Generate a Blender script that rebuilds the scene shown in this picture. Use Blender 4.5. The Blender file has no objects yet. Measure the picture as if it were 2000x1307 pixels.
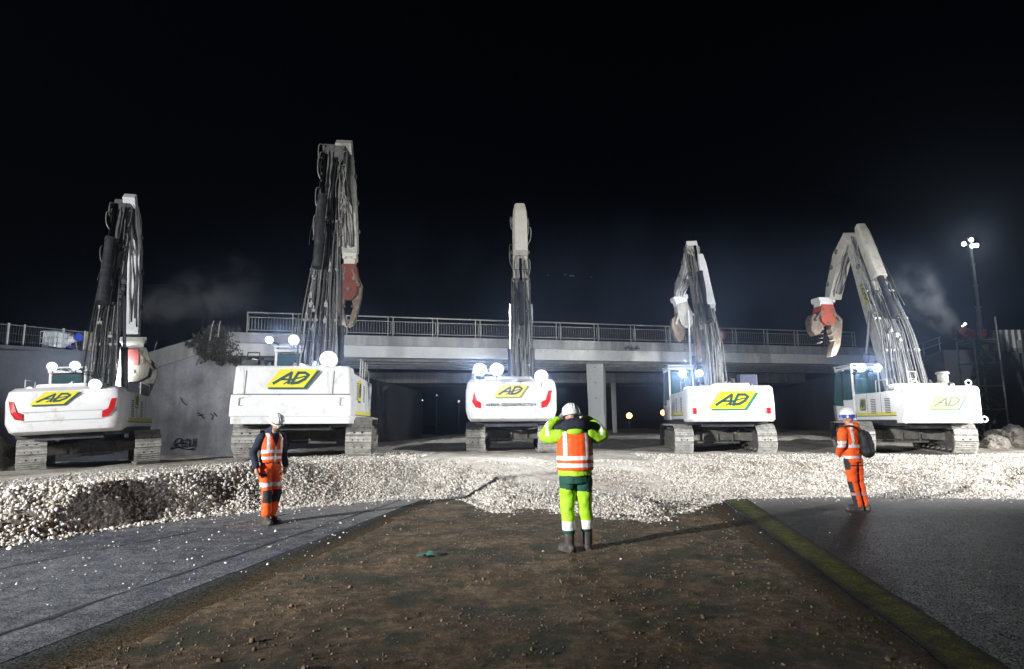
import bpy, math, random
import numpy as np
from mathutils import Vector, Matrix, noise, Euler
random.seed(7); rng = np.random.default_rng(11)
S = bpy.context.scene; COL = S.collection
D2R = math.radians

# ------------------------------------------------------------------ camera
FPX = 1190.0; PITCH = math.atan(171.5/FPX); ROLL = D2R(.7); EYE = Vector((0, 0, 1.6))
fw = Vector((0, math.cos(PITCH), math.sin(PITCH)))
r0 = Vector((1, 0, 0)); u0 = Vector((0, -math.sin(PITCH), math.cos(PITCH)))
rt = math.cos(ROLL)*r0 - math.sin(ROLL)*u0; up = math.cos(ROLL)*u0 + math.sin(ROLL)*r0
cam = bpy.data.cameras.new('camera'); camo = bpy.data.objects.new('camera', cam); COL.objects.link(camo)
Mc = Matrix((rt, up, -fw)).transposed().to_4x4(); Mc.translation = EYE; camo.matrix_world = Mc
cam.sensor_width = 36; cam.lens = 36*FPX/2000; cam.clip_start = .1; cam.clip_end = 3000
S.camera = camo
def ray(px, py): return fw*FPX + rt*(px-1000) - up*(py-653.5)
def at(px, py, Y):
    d = ray(px, py); return EYE + d*(Y/d.y)
def onz(px, py, z=0.):
    d = ray(px, py); return EYE + d*((z-EYE.z)/d.z)

# ------------------------------------------------------------------ world (night sky) and exposure
W = bpy.data.worlds.new('World'); S.world = W; W.use_nodes = True
wn = W.node_tree; bg = wn.nodes['Background']; bg.inputs[0].default_value = (.004, .006, .014, 1); bg.inputs[1].default_value = .06
S.view_settings.view_transform = 'Standard'; S.view_settings.look = 'None'
S.view_settings.exposure = 0; S.view_settings.gamma = 1
S.render.engine = 'CYCLES'; cy = S.cycles
cy.use_denoising = True; cy.max_bounces = 5; cy.diffuse_bounces = 3; cy.glossy_bounces = 2; cy.transmission_bounces = 4
cy.volume_bounces = 0; cy.transparent_max_bounces = 6; cy.sample_clamp_indirect = 4; cy.sample_clamp_direct = 0
cy.caustics_reflective = False; cy.caustics_refractive = False; cy.use_adaptive_sampling = True; cy.adaptive_threshold = .015
cy.volume_step_rate = 2.0; cy.volume_max_steps = 128; cy.use_light_tree = True

def spot(name, loc, target, watts, angle=90, blend=.5, size=.15, col=(1, 1, 1), parent=None):
    l = bpy.data.lights.new(name, 'SPOT'); l.energy = watts; l.spot_size = D2R(angle); l.spot_blend = blend
    l.shadow_soft_size = size; l.color = col
    o = bpy.data.objects.new(name, l); COL.objects.link(o)
    d = (Vector(target)-Vector(loc)); o.rotation_euler = d.to_track_quat('-Z', 'Y').to_euler(); o.location = loc
    if parent: o.parent = parent
    return o

# ------------------------------------------------------------------ materials
def mat(name, col, rough=.6, metal=0., var=.0, vs=3., dirt=None, dirt_amt=.0, ds=1.5, bump=0., bs=20., emit=0., emit_col=None, detail=6, rv=.0, alpha=None):
    m = bpy.data.materials.new(name); m.use_nodes = True; N = m.node_tree.nodes; L = m.node_tree.links
    b = N['Principled BSDF']; b.inputs['Base Color'].default_value = (*col, 1); b.inputs['Roughness'].default_value = rough
    b.inputs['Metallic'].default_value = metal
    tc = N.new('ShaderNodeTexCoord'); out = None
    if var > 0 or dirt:
        n1 = N.new('ShaderNodeTexNoise'); n1.inputs['Scale'].default_value = vs; n1.inputs['Detail'].default_value = detail; n1.inputs['Roughness'].default_value = .65
        L.new(tc.outputs['Object'], n1.inputs['Vector'])
        mx = N.new('ShaderNodeMix'); mx.data_type = 'RGBA'
        mr = N.new('ShaderNodeMapRange'); mr.inputs[1].default_value = .3; mr.inputs[2].default_value = .7
        L.new(n1.outputs['Fac'], mr.inputs[0]); L.new(mr.outputs[0], mx.inputs[0])
        mx.inputs[6].default_value = (*[c*(1-var) for c in col], 1); mx.inputs[7].default_value = (*[min(1, c*(1+var)) for c in col], 1)
        out = mx.outputs[2]
        if dirt:
            n2 = N.new('ShaderNodeTexNoise'); n2.inputs['Scale'].default_value = ds; n2.inputs['Detail'].default_value = 8; n2.inputs['Roughness'].default_value = .7
            L.new(tc.outputs['Object'], n2.inputs['Vector'])
            m2 = N.new('ShaderNodeMapRange'); m2.inputs[1].default_value = .62-dirt_amt*.35; m2.inputs[2].default_value = .78-dirt_amt*.25
            L.new(n2.outputs['Fac'], m2.inputs[0])
            mx2 = N.new('ShaderNodeMix'); mx2.data_type = 'RGBA'; L.new(m2.outputs[0], mx2.inputs[0]); L.new(out, mx2.inputs[6]); mx2.inputs[7].default_value = (*dirt, 1)
            out = mx2.outputs[2]
        L.new(out, b.inputs['Base Color'])
        if rv:
            r2 = N.new('ShaderNodeMapRange'); r2.inputs[3].default_value = max(.05, rough-rv); r2.inputs[4].default_value = min(1, rough+rv)
            L.new(n1.outputs['Fac'], r2.inputs[0]); L.new(r2.outputs[0], b.inputs['Roughness'])
    if bump > 0:
        nb = N.new('ShaderNodeTexNoise'); nb.inputs['Scale'].default_value = bs; nb.inputs['Detail'].default_value = 5
        L.new(tc.outputs['Object'], nb.inputs['Vector'])
        bp = N.new('ShaderNodeBump'); bp.inputs['Strength'].default_value = min(1, bump); bp.inputs['Distance'].default_value = .02*max(1, bump)
        L.new(nb.outputs['Fac'], bp.inputs['Height']); L.new(bp.outputs[0], b.inputs['Normal'])
    if emit:
        b.inputs['Emission Color'].default_value = (*(emit_col or col), 1); b.inputs['Emission Strength'].default_value = emit
    return m
PAINT = mat('white_paint', (.78, .79, .8), .35, var=.04, dirt=(.5, .48, .43), dirt_amt=.22, ds=2.6, bump=.08, bs=8)
PAINT_D = mat('dusty_white_paint', (.5, .49, .45), .55, var=.12, dirt=(.24, .22, .18), dirt_amt=.45, ds=3, bump=.15, bs=15)
PAINT_C = mat('cream_paint', (.56, .54, .47), .5, var=.08, dirt=(.3, .28, .22), dirt_amt=.2, ds=2)
SHOE = mat('dusty_track_steel', (.42, .41, .38), .65, .15, var=.25, vs=9, dirt=(.2, .18, .15), dirt_amt=.4, ds=6, bump=.4, bs=40)
FRAME = mat('muddy_frame', (.13, .125, .115), .75, .1, var=.3, vs=5, dirt=(.26, .23, .18), dirt_amt=.4, ds=3, bump=.5, bs=25)
DARK = mat('dark_machinery', (.035, .037, .042), .55, .2, var=.4, vs=6, dirt=(.1, .1, .1), dirt_amt=.3, ds=4, bump=.2)
BLACK = mat('black_rubber', (.02, .02, .022), .45, var=.3, vs=8, dirt=(.12, .12, .11), dirt_amt=.25, ds=9)
PIPE = mat('dusty_pipe', (.33, .33, .31), .45, .3, var=.3, vs=12, dirt=(.14, .13, .12), dirt_amt=.4, ds=8)
PIPE_D = mat('grey_hose', (.11, .11, .115), .5, .0, var=.4, vs=12, dirt=(.25, .24, .22), dirt_amt=.3, ds=10)
CHROME = mat('chrome_rod', (.6, .6, .62), .18, 1.)
GLASS = mat('cab_glass', (.04, .09, .1), .06, .0, var=.3, vs=2)
GLASS_T = bpy.data.materials.new('tinted_glass'); GLASS_T.use_nodes = True
_b = GLASS_T.node_tree.nodes['Principled BSDF']; _b.inputs['Base Color'].default_value = (.14, .36, .37, 1); _b.inputs['Roughness'].default_value = .03; _b.inputs['Transmission Weight'].default_value = .75; _b.inputs['IOR'].default_value = 1.1
YELLOW = mat('emblem_yellow', (.85, .7, .02), .45, var=.05)
YELLOW_P = mat('faded_yellow', (.72, .64, .12), .5, var=.1)
GREEN = mat('emblem_green', (.01, .075, .05), .5)
GREYINK = mat('dark_ink', (.05, .07, .07), .5)
RED = mat('red_lens', (.55, .015, .02), .25, var=.15, vs=12)
RUST = mat('worn_brown_steel', (.16, .12, .09), .6, .35, var=.4, vs=6, dirt=(.32, .27, .2), dirt_amt=.4, ds=5, bump=.5, bs=18)
REDPAINT = mat('scratched_red_paint', (.55, .05, .02), .5, var=.25, vs=5, dirt=(.13, .1, .08), dirt_amt=.35, ds=5, bump=.3)
LENS = mat('lit_lamp_lens', (1, 1, 1), .3, emit=180, emit_col=(.86, .93, 1))
LENS_S = mat('lit_small_lens', (1, 1, 1), .3, emit=25, emit_col=(.9, .95, 1))
for _m, _e in ((LENS, 520),):
    _N = _m.node_tree.nodes; _L = _m.node_tree.links; _a = _N.new('ShaderNodeAttribute'); _a.attribute_name = 'centre'
    _p = _N.new('ShaderNodeMath'); _p.operation = 'POWER'; _L.new(_a.outputs['Fac'], _p.inputs[0]); _p.inputs[1].default_value = 3.2
    _q = _N.new('ShaderNodeMath'); _q.operation = 'MULTIPLY_ADD'; _L.new(_p.outputs[0], _q.inputs[0]); _q.inputs[1].default_value = _e; _q.inputs[2].default_value = .25; _L.new(_q.outputs[0], _N['Principled BSDF'].inputs['Emission Strength'])
GRILLE = mat('dark_grille', (.06, .06, .06), .6, var=.2, vs=30)

# ------------------------------------------------------------------ mesh builder
class MB:
    def __init__(s): s.v = []; s.f = []; s.m = []; s.M = None; s.mi = 0
    def quad(s, *p):
        i = len(s.v); s.v += [Vector(q) for q in p]; s.f.append(tuple(range(i, i+len(p)))); s.m.append(s.mi); return s
    def pts(s, vs, fs):
        i = len(s.v); s.v += [Vector(q) for q in vs]; s.f += [tuple(i+k for k in f) for f in fs]; s.m += [s.mi]*len(fs); return s
    def box(s, c, d, R=None):
        hx, hy, hz = d[0]/2, d[1]/2, d[2]/2; c = Vector(c)
        P = [Vector((x, y, z)) for z in (-hz, hz) for y in (-hy, hy) for x in (-hx, hx)]
        if R is not None: P = [R @ p for p in P]
        return s.pts([c+p for p in P], [(0, 2, 3, 1), (4, 5, 7, 6), (0, 1, 5, 4), (2, 6, 7, 3), (0, 4, 6, 2), (1, 3, 7, 5)])
    def bar(s, a, b, w, h=None, upv=(0, 0, 1)):
        a = Vector(a); b = Vector(b); h = h or w; t = (b-a)
        if t.length < 1e-6: return s
        L = t.length; t.normalize(); u = Vector(upv)
        if abs(t.dot(u)) > .98: u = Vector((0, 1, 0))
        sd = t.cross(u).normalized(); u = sd.cross(t)
        R = Matrix((sd, t, u)).transposed(); return s.box((a+b)/2, (w, L, h), R)
    def tube(s, P, r, n=6, cap=True):
        P = [Vector(p) for p in P]; rr = r if isinstance(r, (list, tuple)) else [r]*len(P)
        T = []
        for i in range(len(P)):
            t = P[min(i+1, len(P)-1)]-P[max(i-1, 0)]; T.append(t.normalized() if t.length > 1e-9 else Vector((0, 0, 1)))
        ref = Vector((0, 0, 1)) if abs(T[0].z) < .9 else Vector((1, 0, 0)); a = T[0].cross(ref).normalized()
        base = len(s.v)
        for i, p in enumerate(P):
            a = (a - T[i]*a.dot(T[i])); a = a.normalized() if a.length > 1e-6 else T[i].orthogonal().normalized()
            b = T[i].cross(a)
            for k in range(n):
                an = 2*math.pi*k/n; s.v.append(p+(a*math.cos(an)+b*math.sin(an))*rr[i])
        for i in range(len(P)-1):
            for k in range(n):
                k2 = (k+1) % n; s.f.append((base+i*n+k, base+i*n+k2, base+(i+1)*n+k2, base+(i+1)*n+k)); s.m.append(s.mi)
        if cap:
            s.f.append(tuple(base+k for k in range(n))[::-1]); s.m.append(s.mi)
            s.f.append(tuple(base+(len(P)-1)*n+k for k in range(n))); s.m.append(s.mi)
        return s
    def loft(s, rings, cap=True):
        n = len(rings[0]); base = len(s.v)
        for r in rings: s.v += [Vector(p) for p in r]
        for i in range(len(rings)-1):
            for k in range(n):
                k2 = (k+1) % n; s.f.append((base+i*n+k, base+i*n+k2, base+(i+1)*n+k2, base+(i+1)*n+k)); s.m.append(s.mi)
        if cap:
            s.f.append(tuple(base+k for k in range(n))[::-1]); s.m.append(s.mi)
            s.f.append(tuple(base+(len(rings)-1)*n+k for k in range(n))); s.m.append(s.mi)
        return s
    def prism(s, poly, a, b, fn):
        """poly (u,v) swept from a to b; fn(u,v,t)->xyz"""
        return s.loft([[fn(u, v, a) for u, v in poly], [fn(u, v, b) for u, v in poly]])
    def build(s, name, mats, parent=None, smooth=False, bevel=0, loc=None, rot=None):
        me = bpy.data.meshes.new(name); V = [tuple((s.M @ v) if s.M else v) for v in s.v]
        me.from_pydata(V, [], s.f); mats = mats if isinstance(mats, (list, tuple)) else [mats]
        for m in mats: me.materials.append(m)
        me.polygons.foreach_set('material_index', s.m)
        if smooth is True: me.polygons.foreach_set('use_smooth', [True]*len(s.f))
        me.update()
        o = bpy.data.objects.new(name, me); COL.objects.link(o)
        fixn(me)
        if smooth == 'angle':
            me.polygons.foreach_set('use_smooth', [True]*len(s.f)); me.set_sharp_from_angle(angle=D2R(35))
        if bevel:
            md = o.modifiers.new('bevel', 'BEVEL'); md.width = bevel; md.segments = 2; md.limit_method = 'ANGLE'; md.angle_limit = D2R(40)
        if loc is not None: o.location = loc
        if rot is not None: o.rotation_euler = rot
        if parent: o.parent = parent
        return o
import bmesh
def fixn(me):
    if len(me.polygons) > 60000: return
    bm = bmesh.new(); bm.from_mesh(me); bmesh.ops.recalc_face_normals(bm, faces=bm.faces); bm.to_mesh(me); bm.free()
def tag(o, label=None, cat=None, group=None, kind=None):
    if label: o['label'] = label
    if cat: o['category'] = cat
    if group: o['group'] = group
    if kind: o['kind'] = kind
    return o
def empty(name, loc=(0, 0, 0), rot=(0, 0, 0), **k):
    o = bpy.data.objects.new(name, None); COL.objects.link(o); o.location = loc; o.rotation_euler = rot; o.empty_display_size = .2
    return tag(o, k.get('label'), k.get('cat'), k.get('group'), k.get('kind'))
def copy_tree(o, parent=None):
    c = o.copy(); COL.objects.link(c); c.parent = parent
    for ch in list(o.children): copy_tree(ch, c)
    return c
def lerp(a, b, t): return a+(b-a)*t
def sm(t): t = max(0, min(1, t)); return t*t*(3-2*t)
def spline(P, n=6):
    P = [Vector(p) for p in P]
    if len(P) < 3: return [P[0].lerp(P[-1], i/n) for i in range(n+1)]
    Q = [P[0]*2-P[1]]+P+[P[-1]*2-P[-2]]; out = []
    for i in range(1, len(Q)-2):
        a, b, c, d = Q[i-1:i+3]
        for k in range(n):
            t = k/n; out.append(.5*((2*b)+(c-a)*t+(2*a-5*b+4*c-d)*t*t+(3*b-a-3*c+d)*t**3))
    out.append(P[-1]); return out
def text_part(txt, size, m, parent, M, name='lettering', ext=.004, bold=0., sx=1.):
    cu = bpy.data.curves.new(name, 'FONT'); cu.body = txt; cu.size = size; cu.extrude = ext; cu.offset = bold; cu.align_x = 'CENTER'; cu.align_y = 'CENTER'; cu.space_character = 1.1
    t = bpy.data.objects.new('tmp', cu); COL.objects.link(t); dg = bpy.context.evaluated_depsgraph_get()
    me = bpy.data.meshes.new_from_object(t.evaluated_get(dg)); bpy.data.objects.remove(t); bpy.data.curves.remove(cu)
    me.name = name; me.transform(M @ Matrix.Diagonal((sx, 1, 1, 1))); me.materials.clear(); me.materials.append(m)
    o = bpy.data.objects.new(name, me); COL.objects.link(o); o.parent = parent; return o

# ------------------------------------------------------------------ ground, roads, gravel bed
FOOT = [(-1500, 1400)]
foot_px = [(0, 1070), (250, 1030), (400, 1010), (600, 990), (820, 972), (900, 977), (960, 1000), (1080, 1005), (1270, 1020), (1340, 1006), (1370, 990), (1420, 975), (1600, 970), (1800, 972), (2000, 975)]
FT = [onz(*p) for p in foot_px]; fx = [-30, -10]+[p.x for p in FT]+[14, 40]; fy = [4, 6.2]+[p.y for p in FT]+[12, 11]
def foot(x): return float(np.interp(x, fx, fy))
def platform(x, y):
    b = float(np.interp(x, [-16, -12, -6, 0, 6, 14], [.40, .44, .68, .60, .40, .36]))
    far = float(np.interp(x, [-14, -9, -4, 2, 10, 25], [-.05, .0, .5, .55, .45, .4]))
    return lerp(b, far, sm((y-22)/5))
def Hg(x, y, fine=True):
    d = y-foot(x)
    L = float(np.interp(x, [-10, -6, -3.5, -2, -.8, 1, 4, 7, 14], [2.0, 2.0, 2.4, 3.2, 4.4, 5.5, 6, 5.5, 4.5]))
    t = d/L
    if t < -.12: return -.12
    e = sm(t)
    wq = sm((x+2)/2.2)*sm((6-x)/2); e = lerp(e, .25*sm(d/1.2)+.75*sm((d-1)/L), wq)
    h = -.05 + (platform(x, y)+.05)*e
    if x < -2.5: h += .03*math.exp(-((d-L*1.05)/.7)**2)*sm((-2.5-x)/3)
    n = noise.noise(Vector((x*.55, y*.55, 1)))*.11+noise.noise(Vector((x*1.5, y*1.5, 5)))*.08+noise.noise(Vector((x*4, y*4, 9)))*.03
    w = sm(d/1.0)*(1-.6*sm((d-L*.8)/1.2)*(1-sm((y-26)/4)))
    h += n*w
    if y > 26: h += .32*sm((y-26)/3)*max(0, noise.noise(Vector((x*.22, y*.5, 3)))+.25)
    return h
def grid(name, xs, ys, fn, m, kind='structure', smooth=True):
    nx, ny = len(xs), len(ys); V = [(x, y, fn(x, y)) for y in ys for x in xs]
    F = [(j*nx+i, j*nx+i+1, (j+1)*nx+i+1, (j+1)*nx+i) for j in range(ny-1) for i in range(nx-1)]
    me = bpy.data.meshes.new(name); me.from_pydata(V, [], F); me.materials.append(m)
    me.polygons.foreach_set('use_smooth', [smooth]*len(F)); me.update()
    o = bpy.data.objects.new(name, me); COL.objects.link(o); tag(o, kind=kind); return o

def node_mat(name):
    m = bpy.data.materials.new(name); m.use_nodes = True; return m, m.node_tree.nodes, m.node_tree.links, m.node_tree.nodes['Principled BSDF']
def noise_node(N, L, tc, scale, detail=8, rough=.6, vec=None):
    n = N.new('ShaderNodeTexNoise'); n.inputs['Scale'].default_value = scale; n.inputs['Detail'].default_value = detail; n.inputs['Roughness'].default_value = rough
    L.new(vec or tc.outputs['Object'], n.inputs['Vector']); return n
def ramp(N, L, src, stops):
    r = N.new('ShaderNodeValToRGB'); e = r.color_ramp.elements
    while len(e) > 1: e.remove(e[-1])
    e[0].position = stops[0][0]; e[0].color = (*stops[0][1], 1)
    for p, c in stops[1:]:
        x = e.new(p); x.color = (*c, 1)
    L.new(src, r.inputs[0]); return r
def mixc(N, L, f, a, b, mode='MIX'):
    x = N.new('ShaderNodeMix'); x.data_type = 'RGBA'; x.blend_type = mode
    if isinstance(f, float): x.inputs[0].default_value = f
    else: L.new(f, x.inputs[0])
    for s_, i in ((a, 6), (b, 7)):
        if isinstance(s_, tuple): x.inputs[i].default_value = (*s_, 1)
        else: L.new(s_, x.inputs[i])
    return x.outputs[2]

# dirt
DIRT, N, L, b = node_mat('brown_dirt'); tc = N.new('ShaderNodeTexCoord')
n1 = noise_node(N, L, tc, 1.1, 10, .68); n2 = noise_node(N, L, tc, 8, 12, .8); n3 = noise_node(N, L, tc, 55, 6, .7); n4 = noise_node(N, L, tc, 1.7, 6, .6)
c1 = ramp(N, L, n1.outputs[0], [(.34, (.05, .034, .018)), (.5, (.15, .098, .05)), (.66, (.26, .185, .105))])
c2 = ramp(N, L, n2.outputs[0], [(.36, (.25, .24, .22)), (.5, (.8, .78, .74)), (.64, (1.7, 1.6, 1.4))])
g = ramp(N, L, n4.outputs[0], [(.5, (0, 0, 0)), (.6, (1.6, 1.6, 1.6))])
c = mixc(N, L, 1.0, c1.outputs[0], c2.outputs[0], 'MULTIPLY')
c3 = ramp(N, L, n3.outputs[0], [(.35, (.45, .45, .45)), (.55, (1, 1, 1)), (.72, (1.8, 1.8, 1.8))])
c = mixc(N, L, .8, c, c3.outputs[0], 'MULTIPLY')
gm = N.new('ShaderNodeMath'); gm.operation = 'MULTIPLY'; L.new(g.outputs[0], gm.inputs[0]); L.new(n2.outputs[0], gm.inputs[1])
c = mixc(N, L, gm.outputs[0], c, (.02, .028, .009))
L.new(c, b.inputs['Base Color']); b.inputs['Roughness'].default_value = .92
add = N.new('ShaderNodeMath'); add.operation = 'MULTIPLY_ADD'; L.new(n3.outputs[0], add.inputs[0]); add.inputs[1].default_value = .35; L.new(n2.outputs[0], add.inputs[2])
bp = N.new('ShaderNodeBump'); bp.inputs['Strength'].default_value = 1; bp.inputs['Distance'].default_value = .05; L.new(add.outputs[0], bp.inputs['Height']); L.new(bp.outputs[0], b.inputs['Normal'])

def asphalt(name, base, rough, dust=.0, glint=.5, far=0):
    m, N, L, b = node_mat(name); tc = N.new('ShaderNodeTexCoord')
    n1 = noise_node(N, L, tc, .5, 8, .6); n2 = noise_node(N, L, tc, 90, 3, .6); n3 = noise_node(N, L, tc, 3.2, 8, .7)
    mp = N.new('ShaderNodeMapping'); mp.inputs['Scale'].default_value = (1.6, .16, 1); L.new(tc.outputs['Object'], mp.inputs[0])
    n4 = noise_node(N, L, tc, 1.4, 6, .6, mp.outputs[0])
    a = ramp(N, L, n1.outputs[0], [(.3, tuple(x*.7 for x in base)), (.7, tuple(x*1.25 for x in base))])
    sp = ramp(N, L, n2.outputs[0], [(.35, (.7, .7, .7)), (.55, (1, 1, 1)), (.7, (1.5, 1.5, 1.5))])
    c = mixc(N, L, .9, a.outputs[0], sp.outputs[0], 'MULTIPLY')
    st = ramp(N, L, n4.outputs[0], [(.35, (.78, .78, .78)), (.65, (1.15, 1.15, 1.15))])
    c = mixc(N, L, .8, c, st.outputs[0], 'MULTIPLY')
    if dust:
        d = ramp(N, L, n3.outputs[0], [(.42, (0, 0, 0)), (.75, (dust, dust, dust))])
        c = mixc(N, L, d.outputs[0], c, (.42, .42, .43))
    L.new(c, b.inputs['Base Color'])
    rr = N.new('ShaderNodeMapRange'); rr.inputs[3].default_value = rough-.15; rr.inputs[4].default_value = rough+.15; L.new(n3.outputs[0], rr.inputs[0]); L.new(rr.outputs[0], b.inputs['Roughness'])
    vo = N.new('ShaderNodeTexVoronoi'); vo.inputs['Scale'].default_value = 95; L.new(tc.outputs['Object'], vo.inputs['Vector'])
    ge = N.new('ShaderNodeNewGeometry'); v1 = N.new('ShaderNodeVectorMath'); v1.operation = 'SUBTRACT'; L.new(vo.outputs['Color'], v1.inputs[0]); v1.inputs[1].default_value = (.5, .5, .5)
    vs_ = N.new('ShaderNodeSeparateColor'); L.new(vo.outputs['Color'], vs_.inputs[0]); gt = N.new('ShaderNodeMath'); gt.operation = 'GREATER_THAN'; gt.inputs[1].default_value = .93; L.new(vs_.outputs[2], gt.inputs[0]); gm_ = N.new('ShaderNodeMath'); gm_.operation = 'MULTIPLY_ADD'; gm_.inputs[1].default_value = glint; gm_.inputs[2].default_value = .04; L.new(gt.outputs[0], gm_.inputs[0]); L.new(gm_.outputs[0], b.inputs['Specular IOR Level'])
    v2 = N.new('ShaderNodeVectorMath'); v2.operation = 'SCALE'; v2.inputs['Scale'].default_value = .8; L.new(v1.outputs[0], v2.inputs[0])
    v3 = N.new('ShaderNodeVectorMath'); v3.operation = 'ADD'; L.new(ge.outputs['Normal'], v3.inputs[0]); L.new(v2.outputs[0], v3.inputs[1])
    v4 = N.new('ShaderNodeVectorMath'); v4.operation = 'NORMALIZE'; L.new(v3.outputs[0], v4.inputs[0])
    bp = N.new('ShaderNodeBump'); bp.inputs['Strength'].default_value = .6; bp.inputs['Distance'].default_value = .01; L.new(n2.outputs[0], bp.inputs['Height']); L.new(v4.outputs[0], bp.inputs['Normal']); L.new(bp.outputs[0], b.inputs['Normal'])
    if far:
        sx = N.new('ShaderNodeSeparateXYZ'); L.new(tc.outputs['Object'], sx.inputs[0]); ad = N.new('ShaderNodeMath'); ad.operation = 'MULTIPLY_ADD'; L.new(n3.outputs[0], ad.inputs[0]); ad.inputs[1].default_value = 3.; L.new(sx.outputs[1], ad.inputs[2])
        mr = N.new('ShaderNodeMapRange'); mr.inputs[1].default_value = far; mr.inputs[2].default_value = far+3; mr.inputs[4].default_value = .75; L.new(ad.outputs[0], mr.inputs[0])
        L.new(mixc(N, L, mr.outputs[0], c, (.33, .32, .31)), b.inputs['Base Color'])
    return m
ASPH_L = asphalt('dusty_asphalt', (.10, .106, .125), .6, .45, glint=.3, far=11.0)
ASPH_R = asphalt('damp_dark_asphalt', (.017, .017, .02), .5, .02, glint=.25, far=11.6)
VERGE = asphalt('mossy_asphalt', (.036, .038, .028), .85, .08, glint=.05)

# road edges (straight lines running towards the bridge)
def line(p, q):
    A, B = onz(*p), onz(*q); k = (B.x-A.x)/(B.y-A.y); return lambda y: A.x+(y-A.y)*k
LA = line((17, 1289), (700, 1024)); LV = line((157, 1307), (830, 990)); RS = line((1800, 1307), (1370, 988))
Y0 = line((1856, 1307), (1416, 980)); Y1 = line((1972, 1307), (1466, 980))
def ground_h(x, y):
    if y > 24 or abs(x) > 12: return -.03
    e = noise.noise(Vector((x*1.7, y*1.7, 31)))*.28+noise.noise(Vector((x*5, y*5, 33)))*.12
    a = sm((x-LV(y)+.3+e*1.3)/.8); c = sm((RS(y)-x+.35+e*1.3)/.8); w = min(a, c)
    n = noise.noise(Vector((x*1.1, y*1.1, 0)))*.035+noise.noise(Vector((x*4, y*4, 2)))*.018+noise.noise(Vector((x*11, y*11, 4)))*.010
    z = -.02+w*(.034+n)
    if LV(y)-.02-.12*abs(e) < x < RS(y)+.02+.12*abs(e): z = max(z, .006+.006*noise.noise(Vector((x*9, y*9, 6))))
    return z
def sp_(a, b, n): return list(np.linspace(a, b, n))
gx = [-600, -200, -60, -20]+sp_(-8, 8, 300)+[20, 60, 200, 600]; gy = [-200, -40, -5]+sp_(2, 16, 260)+[20, 30, 60, 150, 400, 900]
grid('ground', gx, gy, ground_h, DIRT)
def strip(name, fa, fb, ya, yb, z, m, nx=6, ny=60, wob=0.):
    xs = sp_(0, 1, nx); ys = sp_(ya, yb, ny); V = []
    for y in ys:
        w1 = noise.noise(Vector((1.3, y*1.7, z*99)))*wob+noise.noise(Vector((2.3, y*7, z*99)))*wob*.4
        w2 = noise.noise(Vector((7.7, y*1.9, z*99)))*wob+noise.noise(Vector((8.3, y*7, z*99)))*wob*.4
        for t in xs:
            V.append((lerp(fa(y)+w1, fb(y)+w2, t), y, z))
    F = [(j*nx+i, j*nx+i+1, (j+1)*nx+i+1, (j+1)*nx+i) for j in range(ny-1) for i in range(nx-1)]
    me = bpy.data.meshes.new(name); me.from_pydata(V, [], F); me.materials.append(m); me.update()
    at_ = me.attributes.new('across', 'FLOAT', 'POINT'); at_.data.foreach_set('value', list(xs)*ny)
    o = bpy.data.objects.new(name, me); COL.objects.link(o); return tag(o, kind='structure')
def edge_blend(m, lo=None, hi=None, wl=.3, wh=.3):
    N = m.node_tree.nodes; L = m.node_tree.links; b = N['Principled BSDF']; src = b.inputs['Base Color'].links[0].from_socket
    a = N.new('ShaderNodeAttribute'); a.attribute_name = 'across'; tc = N.new('ShaderNodeTexCoord'); n = noise_node(N, L, tc, 9, 8, .75)
    ad = N.new('ShaderNodeMath'); ad.operation = 'MULTIPLY_ADD'; ad.inputs[1].default_value = .55; L.new(n.outputs[0], ad.inputs[0]); sb = N.new('ShaderNodeMath'); sb.operation = 'SUBTRACT'; L.new(a.outputs['Fac'], sb.inputs[0]); sb.inputs[1].default_value = .275; L.new(sb.outputs[0], ad.inputs[2])
    for col, f0, f1 in ((lo, wl, 0), (hi, 1-wh, 1)):
        if col is None: continue
        mr = N.new('ShaderNodeMapRange'); mr.inputs[1].default_value = f0; mr.inputs[2].default_value = f1; L.new(ad.outputs[0], mr.inputs[0]); src = mixc(N, L, mr.outputs[0], src, col)
    L.new(src, b.inputs['Base Color'])
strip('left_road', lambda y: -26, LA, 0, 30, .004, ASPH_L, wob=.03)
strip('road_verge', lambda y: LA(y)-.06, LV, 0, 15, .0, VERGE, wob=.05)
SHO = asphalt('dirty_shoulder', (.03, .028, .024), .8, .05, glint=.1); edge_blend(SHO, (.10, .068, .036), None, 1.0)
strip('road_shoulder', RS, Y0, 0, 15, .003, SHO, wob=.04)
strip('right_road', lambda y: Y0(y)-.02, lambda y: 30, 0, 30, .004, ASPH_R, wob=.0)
edge_blend(VERGE, (.07, .073, .08), (.10, .068, .036), .45, .65)
YL, N, L, b = node_mat('worn_yellow_line'); tc = N.new('ShaderNodeTexCoord')
n2 = noise_node(N, L, tc, 60, 5, .7); n1 = noise_node(N, L, tc, 4, 8, .7)
f = ramp(N, L, n2.outputs[0], [(.42, (0, 0, 0)), (.6, (1, 1, 1))]); f1 = ramp(N, L, n1.outputs[0], [(.38, (.1, .1, .1)), (.6, (.9, .9, .9))])
ff = mixc(N, L, 1.0, f.outputs[0], f1.outputs[0], 'MULTIPLY')
L.new(mixc(N, L, ff, (.022, .024, .016), (.24, .235, .012)), b.inputs['Base Color']); b.inputs['Roughness'].default_value = .8; b.inputs['Specular IOR Level'].default_value = .1; edge_blend(YL, (.017, .018, .018), (.015, .016, .017), .3, .3)
o = strip('yellow_edge_line', Y0, Y1, 0, 14, .009, YL, wob=.03)
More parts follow.
